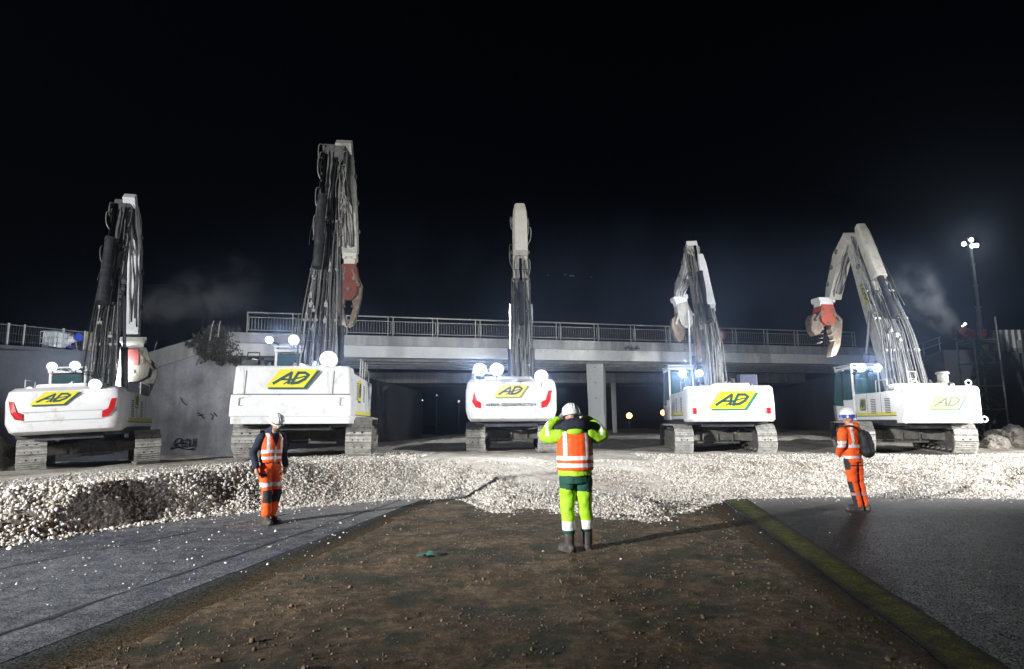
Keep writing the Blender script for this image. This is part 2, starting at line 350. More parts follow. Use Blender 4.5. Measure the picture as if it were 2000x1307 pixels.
# seams in the left asphalt
SEAM = mat('tar_seam', (.012, .012, .014), .7, var=.3, vs=20)
LS = line((0, 1240), (760, 985))
strip('asphalt_seam', lambda y: LS(y)-.022, lambda y: LS(y)+.022, 0, 13.5, .008, SEAM, nx=2, ny=160, wob=.05)
LS2 = line((20, 1108), (640, 990))
strip('asphalt_seam', lambda y: LS2(y)-.014, lambda y: LS2(y)+.014, 6, 12, .008, SEAM, nx=2, ny=100, wob=.05)

# gravel bed
GRAV, N, L, b = node_mat('crushed_limestone'); tc = N.new('ShaderNodeTexCoord')
vo = N.new('ShaderNodeTexVoronoi'); vo.inputs['Scale'].default_value = 17; L.new(tc.outputs['Object'], vo.inputs['Vector'])
n1 = noise_node(N, L, tc, .7, 7, .6); n2 = noise_node(N, L, tc, 6, 8, .7); n5 = noise_node(N, L, tc, 45, 4, .6)
c1 = ramp(N, L, n1.outputs[0], [(.32, (.42, .355, .28)), (.5, (.66, .61, .54)), (.68, (.8, .78, .74))])
c2 = ramp(N, L, n2.outputs[0], [(.3, (.6, .58, .55)), (.6, (1.05, 1.05, 1.05))])
c = mixc(N, L, 1.0, c1.outputs[0], c2.outputs[0], 'MULTIPLY')
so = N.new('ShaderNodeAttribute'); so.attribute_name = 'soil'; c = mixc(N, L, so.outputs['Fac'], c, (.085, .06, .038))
L.new(c, b.inputs['Base Color']); b.inputs['Roughness'].default_value = .93
bp = N.new('ShaderNodeBump'); bp.inputs['Strength'].default_value = .7; bp.inputs['Distance'].default_value = .03; bp.invert = True; L.new(vo.outputs['Distance'], bp.inputs['Height'])
bp2 = N.new('ShaderNodeBump'); bp2.inputs['Strength'].default_value = .8; bp2.inputs['Distance'].default_value = .02; L.new(n5.outputs[0], bp2.inputs['Height']); L.new(bp.outputs[0], bp2.inputs['Normal']); L.new(bp2.outputs[0], b.inputs['Normal'])
gvx = sp_(-32, -13, 60)+sp_(-12.8, 16, 330)+sp_(16.3, 45, 80); gvy = sp_(4, 7.8, 20)+sp_(7.9, 24, 200)+sp_(24.3, 36, 60)+[38, 42, 48, 56, 66, 80]
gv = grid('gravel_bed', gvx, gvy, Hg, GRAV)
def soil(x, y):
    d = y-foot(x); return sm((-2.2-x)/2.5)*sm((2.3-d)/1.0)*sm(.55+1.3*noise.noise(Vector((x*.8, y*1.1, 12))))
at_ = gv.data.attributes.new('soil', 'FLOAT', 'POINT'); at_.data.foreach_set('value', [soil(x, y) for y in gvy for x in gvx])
# brown earth patches on and under the gravel
STONE, N, L, b = node_mat('limestone_chips'); tc = N.new('ShaderNodeTexCoord'); gi = N.new('ShaderNodeAttribute'); gi.attribute_name = 'tint'
c = ramp(N, L, gi.outputs['Fac'], [(0, (.22, .17, .12)), (.15, (.42, .36, .29)), (.4, (.66, .61, .55)), (1, (.84, .82, .78))])
n1 = noise_node(N, L, tc, 30, 4, .6); c2 = ramp(N, L, n1.outputs[0], [(.3, (.7, .7, .7)), (.6, (1.05, 1.05, 1.05))])
L.new(mixc(N, L, 1.0, c.outputs[0], c2.outputs[0], 'MULTIPLY'), b.inputs['Base Color']); b.inputs['Roughness'].default_value = .9
def ico():
    bm = bmesh.new(); bmesh.ops.create_icosphere(bm, subdivisions=1, radius=1)
    v = np.array([x.co[:] for x in bm.verts]); f = np.array([[q.index for q in p.verts] for p in bm.faces]); bm.free(); return v, f
def stones(name, P, size, m, label=None, cat=None):
    n = len(P); v0, f0 = ico(); nv, nf = len(v0), len(f0)
    A = rng.normal(size=(n, 3, 3)); Q, _ = np.linalg.qr(A)
    sc = size[:, None]*rng.uniform(.38, 1.25, (n, 3)); vv = v0[None]*rng.uniform(.55, 1.3, (n, nv, 1))*sc[:, None, :]
    vv = np.einsum('nij,nkj->nki', Q, vv)+P[:, None, :]
    ff = f0[None]+(np.arange(n)*nv)[:, None, None]
    me = bpy.data.meshes.new(name); me.vertices.add(n*nv); me.vertices.foreach_set('co', vv.ravel())
    me.loops.add(n*nf*3); me.loops.foreach_set('vertex_index', ff.ravel().astype(np.int32)); me.polygons.add(n*nf)
    me.polygons.foreach_set('loop_start', np.arange(0, n*nf*3, 3, dtype=np.int32)); me.polygons.foreach_set('loop_total', np.full(n*nf, 3, np.int32))
    at_ = me.attributes.new('tint', 'FLOAT', 'POINT'); at_.data.foreach_set('value', np.repeat(rng.uniform(0, 1, n), nv))
    me.materials.append(m); me.update(calc_edges=True); me.validate()
    o = bpy.data.objects.new(name, me); COL.objects.link(o); return tag(o, label, cat, kind='stuff')
pts = []; sz = []
def addp(n, x0, x1, d0, d1, s0, s1, keep=lambda x, y, d: 1, sink=.3):
    xs = rng.uniform(x0, x1, n); ds = rng.uniform(d0, d1, n)
    for x, d in zip(xs, ds):
        y = foot(x)+d
        if abs(x) > .95*y+1.5 or rng.random() > keep(x, y, d): continue
        s = rng.uniform(s0, s1)*(1 if rng.random() > .06 else 1.6); pts.append((x, y, max(Hg(x, y), .0)+s*sink)); sz.append(s)
clump = lambda x, y, d: .35+.65*sm(.5+1.6*noise.noise(Vector((x*.7, y*.9, 3))))
gap = lambda x, y, d: 1-.6*soil(x, y)
addp(11000, -11, -5.2, -.12, 2.8, .015, .043, gap); addp(12000, -11, -2.6, -.12, 2.6, .008, .024, gap); addp(8000, -5.4, -1.8, -.12, 2.8, .012, .028)
addp(17000, -14, -2.6, 2.2, 7.5, .016, .036, clump)
addp(5500, -3, 0, -.1, 3, .016, .034)
addp(16000, -1, 4.6, -.1, 2.6, .010, .026)
addp(15000, -1, 5, 1.6, 7, .010, .024, lambda x, y, d: sm(.3+1.8*noise.noise(Vector((x*.6, y*.8, 8)))))
addp(34000, 3.6, 14, -.1, 4.5, .010, .026, clump)
addp(14000, 4, 18, 4.5, 9, .012, .028, clump)
fall = lambda x, y, d: math.exp(d/.22)
addp(5000, -9, 12, -1.6, 0, .008, .028, fall, .2)
addp(1500, -9, 4, -4.5, 0, .006, .018, lambda x, y, d: .5*math.exp(d/2), .2); addp(1400, -9, -2.4, -6.5, -.3, .005, .02, lambda x, y, d: .35+.5*(rng.random() < .1), .2); addp(500, 4.4, 12, -4, -.2, .005, .014, lambda x, y, d: .5*math.exp(d/1.2), .2)
stones('gravel_stones', np.array(pts), np.array(sz), STONE, 'loose pale crushed limestone spread in front of the excavators', 'gravel')
print('stones', len(pts))
# small grit and clods on the dirt
CLOD = mat('dirt_clods', (.17, .12, .08), .95, var=.5, vs=4, dirt=(.3, .28, .25), dirt_amt=.3, ds=3)
pp = []; ss = []
for _ in range(9000):
    y = 3.2+8.5*rng.random()**1.3; x = rng.uniform(-4, 5)
    if x < LV(y)-.15 or x > RS(y)+.1 or y > foot(x): continue
    if noise.noise(Vector((x*1.3, y*1.3, 7))) < rng.uniform(-.5, .4): continue
    s = rng.uniform(.004, .014)*(1 if rng.random() > .04 else 2); pp.append((x, y, ground_h(x, y)+s*.3)); ss.append(s)
stones('dirt_clods', np.array(pp), np.array(ss), CLOD, 'small clods and grit scattered over the brown dirt', 'grit')
# sparse grass tufts
GRASS = mat('dry_grass', (.07, .085, .03), .8, var=.4, vs=5)
mb = MB()
for _ in range(1100):
    y = 3.2+8*rng.random(); x = rng.uniform(-3.5, 4.6)
    if x < LV(y)-.4 or x > RS(y)+.15 or y > foot(x): continue
    if noise.noise(Vector((x*.9, y*.9, 17))) < .12: continue
    for k in range(int(rng.integers(8, 26))):
        a = rng.uniform(0, 6.28); r = rng.uniform(0, .07); p = Vector((x+r*math.cos(a), y+r*math.sin(a), ground_h(x, y)-.004)); h = rng.uniform(.01, .04)
        q = p+Vector((rng.uniform(-.03, .03), rng.uniform(-.03, .03), h)); w = Vector((math.cos(a*3), math.sin(a*3), 0))*.0028
        mb.quad(p-w, p+w, q)
o = mb.build('grass', GRASS); tag(o, 'thin dry grass tufts growing in the brown dirt', 'grass', kind='stuff')
#@@GREENRAG
mb = MB(); pr = onz(835, 1089, .02)
R_ = random.Random(3); ring = []
n_ = 9; GR = []
for j in range(5):
    for i in range(n_): GR.append((pr.x-.13+i*.034, pr.y-.05+j*.03+R_.uniform(-.012, .012), .03+R_.uniform(0, .045)*math.sin(math.pi*i/(n_-1))+.01))
mb.pts(GR, [(j*n_+i, j*n_+i+1, (j+1)*n_+i+1, (j+1)*n_+i) for j in range(4) for i in range(n_-1)])
o = mb.build('rag', mat('green_cloth', (.05, .2, .14), .8, var=.3), smooth=True); tag(o, 'small crumpled green rag lying on the brown dirt', 'rag')
# ------------------------------------------------------------------ bridge
def concrete(name, col, stain=.5, sc=1.0, streak=True):
    m, N, L, b = node_mat(name); tc = N.new('ShaderNodeTexCoord')
    n1 = noise_node(N, L, tc, .6*sc, 8, .65); n2 = noise_node(N, L, tc, 9*sc, 8, .7)
    mp = N.new('ShaderNodeMapping'); mp.inputs['Scale'].default_value = (2.2*sc, 2.2*sc, .18*sc); L.new(tc.outputs['Object'], mp.inputs[0])
    n3 = noise_node(N, L, tc, 1.2, 7, .65, mp.outputs[0])
    a = ramp(N, L, n1.outputs[0], [(.3, tuple(x*(1-stain*.6) for x in col)), (.6, col), (.75, tuple(min(1, x*1.15) for x in col))])
    s_ = ramp(N, L, n3.outputs[0], [(.35, (1-stain, 1-stain, 1-stain*.95)), (.6, (1, 1, 1))])
    c = mixc(N, L, .75 if streak else .25, a.outputs[0], s_.outputs[0], 'MULTIPLY')
    d = ramp(N, L, n2.outputs[0], [(.3, (.8, .8, .8)), (.6, (1.05, 1.05, 1.05))]); c = mixc(N, L, .8, c, d.outputs[0], 'MULTIPLY')
    L.new(c, b.inputs['Base Color']); b.inputs['Roughness'].default_value = .85
    bp = N.new('ShaderNodeBump'); bp.inputs['Strength'].default_value = .4; bp.inputs['Distance'].default_value = .02; L.new(n2.outputs[0], bp.inputs['Height']); L.new(bp.outputs[0], b.inputs['Normal'])
    return m
CONC = concrete('bridge_concrete', (.33, .325, .31), .55, 1.0); CONC2 = concrete('beam_concrete', (.48, .48, .46), .16, .8)
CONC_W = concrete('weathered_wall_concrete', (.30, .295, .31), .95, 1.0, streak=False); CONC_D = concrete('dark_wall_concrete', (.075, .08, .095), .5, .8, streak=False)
RAILM = mat('weathered_rail_steel', (.22, .215, .2), .6, .2, var=.3, vs=5)
GALV = mat('galvanised_steel', (.42, .42, .42), .5, .4, var=.15, vs=6)
bA = Vector((-14.6, 32.0)); bB = Vector((29.0, 45.3)); bd = (bB-bA).normalized(); BL = (bB-bA).length; bn = Vector((-bd.y, bd.x))
rd = Vector((.168, .986))   # direction of the road below
def bz(t): return .20*t/BL
def BP(t, off, z): # t along the deck, off backwards along the road
    p = bA+bd*t+rd*off; return Vector((p.x, p.y, z+bz(t)))
BR = empty('road_bridge', BP(0, 0, 0), label='grey concrete road bridge deck spanning behind the five excavators', cat='bridge'); inv = Matrix.Translation(-BR.location)
def bbox_bridge(name, t0, t1, o0, o1, z0, z1, m, bevel=0, n=12):
    mb = MB(); mb.M = inv; rings = []
    for i in range(n+1):
        t = lerp(t0, t1, i/n); rings.append([BP(t, o0, z0), BP(t, o1, z0), BP(t, o1, z1), BP(t, o0, z1)])
    mb.loft(rings); return mb.build(name, m, BR, bevel=bevel)
bbox_bridge('edge_beam', -.6, BL, 0, .45, 5.95, 6.52, CONC, .02)
bbox_bridge('main_beam', -.6, BL, .06, .9, 5.28, 5.945, CONC2, .02)
for k, o0 in enumerate((2.6, 4.4, 6.2, 8.0)): bbox_bridge('main_beam', 0, BL, o0, o0+.6, 5.3, 5.945, CONC)
bbox_bridge('deck_slab', -.6, BL, .455, 9.6, 5.95, 6.4, CONC)
mb = MB(); mb.M = inv
for i in range(26):
    t = 16+i*1.05; p = BP(t, .058, 5.85-.02*(i % 3)); mb = MB(); mb.M = inv; mb.box(p, (.05, .01, .05)); mb.build('bolt_hole', mat('hole_black', (.03, .03, .03), .9) if i == 0 else bpy.data.materials['hole_black'], BR)

# pier walls
def pier(px0, px1, Y, top, length, label, taper=.0, m=CONC2):
    a = at(px0, 760, Y); b_ = at(px1, 760, Y); w = b_.x-a.x; c = Vector((a.x+w/2, Y, 0)); E_ = empty('bridge_pier', c, label=label, cat='bridge pier', group=None)
    def blk(w0, w1, z0, z1, y0, y1, nm, mm):
        mb = MB(); R_ = []
        for y in (y0, y1):
            off = rd*y/rd.y
            R_.append([Vector((off.x-w0/2, y, z0)), Vector((off.x+w0/2, y, z0)), Vector((off.x+w1/2, y, z1)), Vector((off.x-w1/2, y, z1))])
        mb.loft(R_); return mb.build(nm, mm, E_, bevel=.03)
    blk(w*.8, w*1.0, -.2, top, 0, length, 'pier_wall', m)
    return E_, blk, w
E_, blk, w = pier(1146, 1180, 39.8, 5.35, 7.8, 'tapered concrete bridge pier standing behind the yellow and orange clad worker')
blk(w*1.05, w*.95, -.2, 2.0, -.25, -.01, 'pier_base', CONC2)
for z in (1.0, 3.1, 4.1, 5.1):
    mb = MB(); mb.box((0, -.004 if z > 2 else -.255, z), (.09, .01, .06)); mb.build('anchor_hole', bpy.data.materials['hole_black'], E_)
pier(1193, 1203, 58, 5.2, 8, 'narrow pale pier of the second bridge seen just right of the near pier')
# second deck further behind
B2 = empty('far_bridge', (0, 60, 0), label='dim second bridge deck crossing behind the first one', cat='bridge')
mb = MB(); mb.box((4, 1.2, 5.75), (52, 6, .95), Matrix.Rotation(D2R(10), 3, 'Z')); mb.build('deck_slab', CONC, B2)
# abutments
def wall_poly(name, pts2, zt, zb, thick, m, label, cat='wall', cap=True, group=None):
    """pts2: plan points; zt: top heights; thickness behind"""
    mb = MB(); P = [Vector(p) for p in pts2]; c = Vector((P[0].x, P[0].y, 0)); n = len(P); nr = []
    for i in range(n):
        t = (P[min(i+1, n-1)]-P[max(i-1, 0)]).normalized(); nr.append(Vector((-t.y, t.x)))
    rings = []
    for p, q, z in zip(P, nr, zt):
        b_ = p+q*thick; rings.append([Vector((p.x, p.y, zb))-c, Vector((b_.x, b_.y, zb))-c, Vector((b_.x, b_.y, z))-c, Vector((p.x, p.y, z))-c])
    mb.loft(rings); E_ = empty(name, c, label=label, cat=cat, group=group); mb.build('wall_body', m, E_); return E_, c
def p2(v): return Vector((v.x, v.y))
a0 = bA-bd*.2
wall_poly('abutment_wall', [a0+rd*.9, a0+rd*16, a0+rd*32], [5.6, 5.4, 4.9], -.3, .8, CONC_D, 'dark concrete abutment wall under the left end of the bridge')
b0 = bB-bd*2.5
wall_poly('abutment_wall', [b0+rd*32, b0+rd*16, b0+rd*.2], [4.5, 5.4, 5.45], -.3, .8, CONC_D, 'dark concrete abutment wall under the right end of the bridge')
mb = MB(); mb.M = inv; mb.loft([[BP(BL-2.6, .05, 0-.2), BP(BL-2.6, .8, -.2), BP(BL-2.6, .8, 5.5), BP(BL-2.6, .05, 5.5)], [BP(BL+.4, .05, -.2), BP(BL+.4, .8, -.2), BP(BL+.4, .8, 6.3), BP(BL+.4, .05, 6.3)]])
mb.build('end_support', CONC_D, BR)
# left retaining wall + wing wall
LWp = [(-260, 668, 20.), (0, 673, 25.), (90, 679, 26.6), (180, 687, 28.3), (288, 694, 30.4)]
W3 = [at(*p) for p in LWp]
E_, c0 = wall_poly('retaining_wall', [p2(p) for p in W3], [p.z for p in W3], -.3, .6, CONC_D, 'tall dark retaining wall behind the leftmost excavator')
WG = [(286, 693, 30.4), (330, 679, 30.9), (380, 664, 31.4), (440, 651, 32.0), (470, 653, 32.3)]
W4 = [at(*p) for p in WG]
E_, c0 = wall_poly('wing_wall', [p2(p) for p in W4], [p.z for p in W4], -.3, .6, CONC_W, 'grey sloping wing wall with black graffiti left of the bridge')
mb = MB(); R_ = []
for p in W4:
    t = Vector((.37, .93, 0)); q = p-c0; fr = Vector((.25, -.93, 0))*.1
    R_.append([q+fr+Vector((0, 0, -.85)), q+fr+Vector((0, 0, .06)), q-fr*7+Vector((0, 0, .06)), q-fr*.2+Vector((0, 0, -.85))])
mb.loft(R_); mb.build('coping', CONC, E_)
# graffiti as thin paint strokes on the wall
INK = mat('black_spray_paint', (.015, .012, .03), .5)
nv = (p2(W4[-1])-p2(W4[0])).normalized(); wn_ = Vector((nv.y, -nv.x, 0))
def onwall(px, py):
    d = ray(px, py); A_ = Vector((W4[0].x, W4[0].y, 0)); t = (A_-EYE).dot(wn_)/d.dot(wn_); return EYE+d*t+wn_*.012
gr = [[(337, 868), (345, 858), (353, 857), (352, 864), (344, 868), (352, 875)], [(344, 857), (341, 876)], [(355, 860), (354, 872)], [(355, 860), (362, 860)], [(355, 866), (361, 865)], [(355, 873), (362, 871)], [(364, 857), (362, 873), (369, 870), (369, 860), (364, 857)], [(371, 858), (370, 872), (376, 871)], [(378, 857), (376, 872)], [(383, 856), (381, 874)], [(377, 865), (382, 864)], [(335, 872), (333, 878), (345, 874), (360, 877), (381, 879)], [(352, 874), (366, 878), (380, 875)], [(338, 872), (349, 866), (383, 870)], [(353, 776), (358, 786), (366, 792)], [(385, 806), (392, 810), (398, 818)], [(386, 812), (398, 810)], [(410, 808), (416, 812), (414, 820)], [(418, 806), (424, 814)]]
for st in gr:
    mb = MB(); P = [onwall(*p)-c0 for p in st]; mb.tube(spline(P, 4), .022, 4); mb.build('graffiti_stroke', INK, E_)
for st in [[(1222, 684), (1226, 676), (1231, 684)], [(1234, 676), (1234, 684), (1239, 683)], [(1243, 675), (1241, 683), (1247, 677)], [(1218, 679), (1250, 681)]]:
    pts_ = []
    for px, py in st:
        t = lerp(0, BL, 0); d_ = ray(px, py); nb_ = Vector((bd.y, -bd.x, 0)); A_ = Vector((bA.x, bA.y, 0)); k = (A_-EYE).dot(nb_)/d_.dot(nb_); pts_.append(EYE+d_*k+nb_*.012-BR.location)
    mb = MB(); mb.tube(spline(pts_, 3), .03, 4); mb.build('graffiti_stroke', INK, BR)
# railing on the bridge
RL = empty('bridge_railing', BP(0, .2, 6.52), label='long pale steel railing with vertical bars along the bridge edge', cat='railing'); inv = Matrix.Translation(-RL.location)
npan = 16; t0r, t1r = .35, BL*.911; pl = (t1r-t0r)/npan
mb = MB(); mb.M = inv; mb.tube([BP(t0r, .2, 7.64), BP((t0r+t1r)/2, .2, 7.64), BP(t1r, .2, 7.64)], .045, 8); mb.build('handrail', RAILM, RL, smooth='angle')
for k in range(npan):
    ta = t0r+k*pl; tb = ta+pl; mb = MB(); mb.M = inv; u = .09
    P = [BP(ta+u, .2, 6.68), BP(ta+u, .2, 7.38), BP(tb-u, .2, 7.38), BP(tb-u, .2, 6.68), BP(ta+u, .2, 6.68)]
    for i in range(4): mb.bar(P[i], P[i+1], .035)
    nb = 15
    for j in range(1, nb): 
        t = lerp(ta+u, tb-u, j/nb); mb.bar(BP(t, .2, 6.68), BP(t, .2, 7.38), .017)
    mb.build('bar_panel', RAILM, RL)
    for t in (ta+.02, tb-.26) if k else (ta+.02, tb-.26):
        mb = MB(); mb.M = inv; mb.bar(BP(t, .2, 6.5), BP(t, .2, 7.64), .055); mb.build('post', RAILM, RL)
mb = MB(); mb.M = inv; mb.bar(BP(t1r, .2, 6.5), BP(t1r, .2, 7.64), .055); mb.build('post', RAILM, RL)
# road sign on the bridge (round, red ring, seen behind a boom)
sg = at(1404, 655, 42.2); SG = empty('road_sign', sg, label='round white road sign with red rim on the bridge railing', cat='road sign')
SR = mat('sign_red', (.6, .02, .03), .4); SW = mat('sign_white', (.8, .8, .8), .4)
mb = MB(); mb.tube([(0, 0, 0), (0, .03, 0)], .46, 36); mb.build('sign_rim', SR, SG)
mb = MB(); mb.tube([(0, -.006, 0), (0, .0, 0)], .31, 36); mb.build('sign_face', SW, SG)
mb = MB(); mb.bar((-.1, -.01, -.1), (-.1, -.01, .1), .06, .01); mb.bar((.08, -.01, -.1), (.08, -.01, .1), .09, .01); mb.build('sign_symbol', BLACK, SG)
mb = MB(); mb.bar((0, .06, -1.3), (0, .06, .3), .05); mb.build('post', GALV, SG)

# ------------------------------------------------------------------ left plateau: fence, tank, mist cannon, cloth
EARTH = mat('dark_earth', (.06, .05, .045), .95, var=.4, vs=1.5, bump=.6, bs=3)
def sheet(name, P, m, kind='structure'):
    me = bpy.data.meshes.new(name); me.from_pydata([tuple(p) for p in P], [], [tuple(range(len(P)))]); me.materials.append(m); o = bpy.data.objects.new(name, me); COL.objects.link(o); return tag(o, kind=kind)
zt = W3[1].z
sheet('upper_ground', [W3[0]+Vector((0, .3, -.12)), W3[2]+Vector((0, .3, -.12)), W3[4]+Vector((0, .3, -.12)), W4[3]+Vector((-.3, .6, -.5)), Vector((-13, 80, 5)), Vector((-90, 80, 5)), Vector((-90, 20, 5))], EARTH)
def fpos(px, h=0.):
    i = [p[0] for p in LWp]; Y = float(np.interp(px, i, [p[2] for p in LWp])); p = at(px, 680, Y+.5); p.z = float(np.interp(px, i, [w.z for w in W3]))-.1; return p
FN = empty('mesh_fence', fpos(-60), label='temporary grey mesh fence on top of the left retaining wall', cat='fence'); inv = Matrix.Translation(-FN.location)
fpx = [-130, -60, 12, 44, 121, 163]
for i, px in enumerate(fpx):
    p = fpos(px); mb = MB(); mb.M = inv; mb.tube([p+Vector((0, 0, -.05)), p+Vector((0, 0, 1.12))], .035 if i % 2 else .05, 8); mb.build('post', GALV, FN)
for a, b_ in zip(fpx[:-1], fpx[1:]):
    A_, B_ = fpos(a), fpos(b_); mb = MB(); mb.M = inv
    for z in (.05, 1.05): mb.bar(A_+Vector((0, 0, z)), B_+Vector((0, 0, z)), .03)
    n = max(6, int((B_-A_).length/.09))
    for j in range(1, n):
        q = A_.lerp(B_, j/n); mb.bar(q+Vector((0, 0, .05)), q+Vector((0, 0, 1.05)), .008)
    for z in (.35, .68): mb.bar(A_+Vector((0, 0, z)), B_+Vector((0, 0, z)), .008)
    mb.build('mesh_panel', PIPE_D, FN)
# rough rubble strip along the wall top
mb = MB(); R_ = random.Random(5)
for i in range(60):
    px = R_.uniform(0, 175); p = fpos(px); s = R_.uniform(.05, .16)
    mb.pts([Vector((p.x, p.y-.35, p.z+.1))+Vector((R_.uniform(-s, s), R_.uniform(-s, s)*.6, R_.uniform(-.05, s*.7))) for _ in range(4)], [(0, 1, 2), (0, 2, 3), (0, 1, 3), (1, 2, 3)])
o = mb.build('rubble', EARTH); tag(o, 'broken earth and rubble lying along the left wall top', 'rubble', kind='stuff')
# IBC tank
p = fpos(80)+Vector((0, .9, 0)); IB = empty('water_tank', p, label='white caged water tank behind the left mesh fence', cat='water tank')
mb = MB(); mb.box((0, 0, .55), (.72, .9, .78)); mb.build('tank_body', mat('tank_plastic', (.6, .62, .62), .4, var=.15), IB, bevel=.06)
mb = MB()
for z in (.14, .4, .66, .95):
    for y in (-.49,): mb.bar((-.4, y, z), (.4, y, z), .022)
    mb.bar((.4, -.49, z), (.4, .49, z), .022); mb.bar((-.4, -.49, z), (-.4, .49, z), .022)
for x in (-.4, -.2, 0, .2, .4): mb.bar((x, -.49, .1), (x, -.49, .95), .022)
mb.build('cage', GALV, IB); mb = MB(); mb.box((0, 0, .06), (.8, 1, .1)); mb.build('pallet', RUST, IB)
# blue mist cannon
BLUE = mat('blue_paint', (.03, .08, .55), .4, var=.2, vs=6); 
p = fpos(108)+Vector((0, .7, 0)); MC = empty('mist_cannon', p, (0, 0, 0), label='blue and white mist cannon spraying water behind the left fence', cat='mist cannon')
def drum(mb, a, b_, r0_, r1_, n=20): mb.tube([a, Vector(a).lerp(Vector(b_), .08), Vector(a).lerp(Vector(b_), .9), b_], [r0_*.94, r0_, r1_, r1_*1.06], n)
mb = MB(); drum(mb, (.0, 0, .62), (.42, -.05, .74), .2, .17); mb.build('fan_barrel', mat('white_drum', (.8, .74, .76), .4, var=.08), MC, smooth='angle')
mb = MB(); drum(mb, (.42, -.05, .74), (.6, -.07, .78), .17, .19); mb.build('nozzle_ring', BLUE, MC, smooth='angle')
mb = MB(); mb.box((-.12, 0, .52), (.34, .5, .5), Matrix.Rotation(.35, 3, 'Y')); mb.box((.02, 0, .25), (.5, .45, .18)); mb.build('body_shell', BLUE, MC, bevel=.06)
mb = MB(); mb.box((-.2, -.28, .72), (.42, .08, .12)); mb.bar((-.35, -.28, .75), (-.62, -.3, .82), .05); mb.build('control_arm', mat('pale_blue', (.25, .38, .75), .4), MC, bevel=.01)
mb = MB(); mb.box((.35, 0, .12), (.5, .4, .14)); mb.build('pump', PAINT, MC, bevel=.03)
for x in (.05, .32):
    mb = MB(); mb.tube([(x, -.3, .12), (x, -.22, .12)], .12, 16); mb.build('wheel', BLACK, MC)
mb = MB(); mb.bar((.45, -.1, .6), (.62, -.1, 0), .03); mb.build('support_leg', GALV, MC)
spot('cannon_light', (p.x-1.0, p.y-1.4, p.z+1.3), p+Vector((0, 0, .5)), 35, 70, .6, .05, (.75, .85, 1))
# beige cloth hung at the fence end
p = fpos(172); CL = []; mb = MB(); nn = 10
for j in range(9):
    for i in range(nn):
        u = i/(nn-1); v = j/8; CL.append((u*1.15-.15+.1*v*(.5-u)*-1, .07*math.sin(u*9+v*2)+.12*v*math.sin(u*5), 1.12-.16*u-v*(1.05+.12*math.sin(u*6))))
mb.pts(CL, [(j*nn+i, j*nn+i+1, (j+1)*nn+i+1, (j+1)*nn+i) for j in range(8) for i in range(nn-1)])
o = mb.build('cloth_sheet', mat('beige_cloth', (.34, .29, .2), .9, var=.25, vs=4), loc=p+Vector((0, -.1, 0)), smooth=True)
md = o.modifiers.new('solid', 'SOLIDIFY'); md.thickness = .012
tag(o, 'beige canvas sheet hanging at the right end of the left fence', 'canvas sheet')
# stakes on the wing wall
for px, py, h, lab in ((300, 688, .55, 'short white stake standing near the left end of the wing wall'), (427, 640, .35, 'small white stake among the weeds on the wing wall'), (410, 652, .7, 'thin leaning stake before the weeds on the wing wall')):
    q = at(px, py, 31.5); mb = MB(); mb.tube([(0, 0, -.5), (h*.1, 0, h*.5), (h*.25, 0, h)], [.03, .025, .02], 6); o = mb.build('stake', GALV, loc=q); tag(o, lab, 'stake')
# ivy / weeds hanging over the wing wall
LEAF, N, L, b = node_mat('weed_leaf'); gi = N.new('ShaderNodeAttribute'); gi.attribute_name = 'tint'
L.new(ramp(N, L, gi.outputs['Fac'], [(0, (.018, .02, .012)), (.6, (.05, .05, .028)), (1, (.12, .1, .06))]).outputs[0], b.inputs['Base Color']); b.inputs['Roughness'].default_value = .8
def leaves(name, fn, n, s0, s1, parent, mm=LEAF):
    V = []; F = []; T = []
    for i in range(n):
        p, w = fn(); s = rng.uniform(s0, s1); a = Vector(rng.normal(size=3)).normalized(); b_ = a.orthogonal().normalized(); k = len(V)
        V += [p-a*s, p+b_*s*.45, p+a*s, p-b_*s*.45]; F.append((k, k+1, k+2, k+3)); T += [rng.random()]*4
    me = bpy.data.meshes.new(name); me.from_pydata([tuple(v) for v in V], [], F); me.materials.append(mm)
    at_ = me.attributes.new('tint', 'FLOAT', 'POINT'); at_.data.foreach_set('value', T); o = bpy.data.objects.new(name, me); COL.objects.link(o); o.parent = parent; return o
c0 = at(425, 670, 31.6); WD = empty('creeping_shrub', c0, label='dark overgrown creeper hanging over the wing wall beside the bridge end', cat='creeper')
def fnw():
    while True:
        px = rng.uniform(360, 480); py = rng.uniform(636, 735)
        cx, cy_, rx, ry = 428, 676, 50, 32
        d = ((px-cx)/rx)**2+((py-cy_-(px-428)*.15)/ry)**2+ 1.5*noise.noise(Vector((px*.07, py*.06, 4)))+.8*noise.noise(Vector((px*.2, py*.12, 8)))
        if px < 395 and py < 655: continue
        if d < 1: break
    o = p2(W4[0]); q = onwall(px, py); return q-c0+wn_*abs(rng.normal())*.12+Vector((0, 0, rng.normal()*.05)), 1
leaves('foliage', fnw, 5200, .03, .1, WD)
mb = MB()
for i in range(34):
    px = rng.uniform(388, 462); q = onwall(px, rng.uniform(645, 670))-c0+wn_*.12; P = [q]
    for k in range(6): P.append(P[-1]+Vector((rng.normal()*.09, rng.normal()*.03, -.2)))
    mb.tube(P, .012, 4)
mb.build('stems', mat('stem', (.06, .045, .03), .9), WD)
# twigs above
mb = MB()
for i in range(40):
    px = rng.uniform(395, 478); q = onwall(px, 652)-c0+wn_*.1; mb.tube([q, q+Vector((rng.normal()*.1, 0, .2)), q+Vector((rng.normal()*.22, 0, rng.uniform(.2, .55)))], .01, 4)
mb.build('twigs', bpy.data.materials['stem'], WD)

